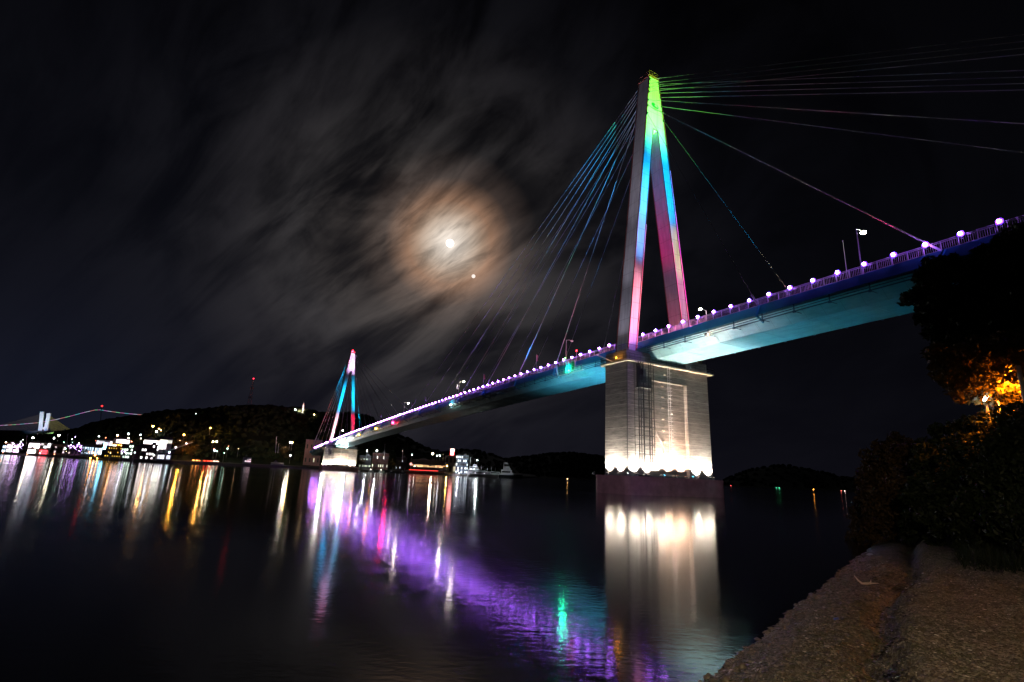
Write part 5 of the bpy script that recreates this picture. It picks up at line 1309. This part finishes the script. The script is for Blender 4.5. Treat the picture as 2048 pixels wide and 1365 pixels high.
# ------------------------------------------------------------------ dark trees and bushes on the right
def gx(px, py, D): q = at(px, py, D); return (q.x, q.y, q.z)
def ground_at(px, D):
    q = at(px, 990, D); rel = np.array([q.x, q.y])-O2; s, d = rel@E1, rel@N1; return float(hgt(np.array([s]), np.array([d]))[0])
def ragged(spec, k=9, out=1.0, rs=.34):
    r_ = []
    for px, py, d_, r in spec:
        r_.append((px, py, d_, r*.72))
        for _ in range(k):
            a = random.uniform(0, 2*PI); e = r*out*random.uniform(.55, 1.15)/d_*1150
            r_.append((px+e*math.cos(a), py+e*math.sin(a)*.8, d_+random.uniform(-1, 1)*r, r*rs*random.uniform(.5, 1.3)))
    return r_
def mk_tree(name, basepx, D, spec, n, size, leaf, label, tr=.3, squash=.8, cat='tree', rk=9):
    spec = spec[:]; full = ragged(spec, rk)
    spec = full
    q = at(basepx, 990, D); base = Vector((q.x, q.y, max(.1, ground_at(basepx, D))))
    cl = [gx(px, py, d_)+(r,) for px, py, d_, r in spec]
    cl.sort(key=lambda c: -c[3]); return tree(name, base, cl, n, size, leaf, label, tr, None, cat, None, squash)
pine = [(1880, 545, 27, .8), (1855, 575, 27, .7), (1822, 592, 27, .5), (1868, 620, 27, .8), (1915, 560, 27, 1.0), (1955, 545, 27, .9), (2000, 530, 27, 1.0), (2042, 515, 27, 1.2), (1925, 620, 27, 1.4), (1985, 600, 27, 1.5), (2045, 590, 27, 1.8), (2105, 540, 27, 2.5),
        (1890, 665, 27, .9), (1935, 685, 27, 1.2), (1990, 670, 27, 1.4), (2055, 670, 27, 1.7), (2100, 720, 27, 2.0), (1965, 505, 27, .4), (2015, 488, 27, .5), (2060, 470, 27, .8), (1845, 600, 27, .35), (1905, 520, 27, .3)]
mk_tree('pine_tree', 2120, 27.5, pine, 52000, .12, M['pine'], 'big dark pine hiding the end of the bridge deck at the right edge', .34, .62)
broad = [(1905, 745, 23, .75), (1940, 735, 23, .9), (1980, 720, 23.5, 1.0), (2025, 712, 24, 1.2), (1915, 775, 23, .55), (1955, 770, 23, .8), (2000, 765, 25.3, 1.1), (2045, 755, 25.3, 1.3), (1960, 745, 25.2, .9), (2020, 795, 24.2, .8), (2050, 815, 24.2, .8), (2085, 790, 24, 1.3), (1890, 715, 23, .6), (1985, 790, 24.6, .45), (2080, 740, 23, 1.3)]
mk_tree('broadleaf_tree', 2105, 24.5, broad, 30000, .085, M['leafwarm'], 'broad leaved tree glowing orange around the street lamp at the right edge', .2, .85)
bush1 = [(1800, 905, 30, 1.0), (1760, 915, 31, .75), (1745, 960, 31, .9), (1780, 965, 30, 1.3), (1830, 930, 29, 1.3), (1765, 1010, 30, 1.3), (1740, 1030, 31, 1.0), (1800, 1020, 28, 1.6), (1850, 990, 27, 1.8), (1725, 1060, 30, .7), (1770, 1065, 28, .9)]
mk_tree('shrub', 1800, 29, bush1, 30000, .08, M['leaflamplit'], 'tall shrub with leaves tinted for lamplight leaning over the water at the end of the beach', .08, 1., 'shrub')
bush2 = [(1850, 893, 26, .5), (1890, 872, 25, .55), (1930, 862, 24, .6), (1985, 850, 23, .6), (2040, 842, 22, .7), (2080, 850, 21, 1.0), (1870, 930, 24, .8), (1925, 915, 23, .9), (1985, 905, 22, 1.0), (2050, 900, 21, 1.1), (1860, 985, 23, .9), (1920, 980, 22, 1.0), (1985, 980, 21, 1.1), (2050, 985, 20, 1.1), (1835, 1040, 24, .6), (1890, 1035, 22, .7), (1950, 1035, 21, .8), (2020, 1045, 19, .8), (2080, 1050, 18, .8), (1815, 1072, 25, .35), (1870, 1078, 23, .35), (1930, 1082, 21, .35)]
mk_tree('hedge_bush', 1960, 21, bush2, 46000, .075, M['leafdark'], 'dense dark green undergrowth filling the bank below the street lamps', .08, .9, 'bush')
# grass blades at the top of the bank
def grass(n, lab):
    s = rng.uniform(9.5, 19, n); d = d0(s)+rng.uniform(2.6, 5.2, n)
    z = hgt(s, d); c = O2[None]+s[:, None]*E1+d[:, None]*N1; h = rng.uniform(.12, .5, n); a = rng.rand(n)*2*PI
    w_ = .008; bx, by = np.cos(a)*w_, np.sin(a)*w_; lx, ly = rng.normal(0, .12, n), rng.normal(0, .12, n)
    V_ = np.stack([np.stack([c[:, 0]-bx, c[:, 1]-by, z], 1), np.stack([c[:, 0]+bx, c[:, 1]+by, z], 1), np.stack([c[:, 0]+lx, c[:, 1]+ly, z+h], 1)], 1).reshape(-1, 3)
    tag(npmesh('grass', V_, np.arange(3*n).reshape(n, 3), M['leafdark']), lab, 'grass', kind='stuff')
grass(5000, 'thin dark grass where the beach meets the bank')
# orange street lamp and white park lamp behind the leaves
q = at(2016, 745, 22.6); g0 = ground_at(2016, 22.6)
street_lamp((q.x-1.1, q.y-.6, g0), q.z-g0, 1.25, 850, (1., .24, .006), 34., 'orange street lamp shining through the leaves at the right edge', None, .5, .12)
q = at(1970, 796.5, 23.2); g0 = ground_at(1970, 23.2)
root = empty('park_lamp', (q.x, q.y, g0)); H = q.z-g0
b = MB(); b.tube([(0, 0, 0), (0, 0, H-.1)], .05, 8); b.build('pole', M['steel'], root)
b = MB(); b.sphere((0, 0, H), .11, 8, 6); b.build('globe', emit((.95, 1., .95), 26.), root)
b = MB(); b.tube([Vector((.45+.5*math.cos(a), -.1+.25*math.cos(a), H-.42+.36*math.sin(a)*(1-.25*math.cos(a)))) for a in np.linspace(.3, 2*PI+.1, 20)], .025, 5); b.build('ring', M['white'], root)
point_light('bulb', (0, 0, H-.2), 16, (.95, 1., .95), .1, root)
tag(root, 'small white park lamp with a bent pale ring, below the orange street lamp', 'lamp')
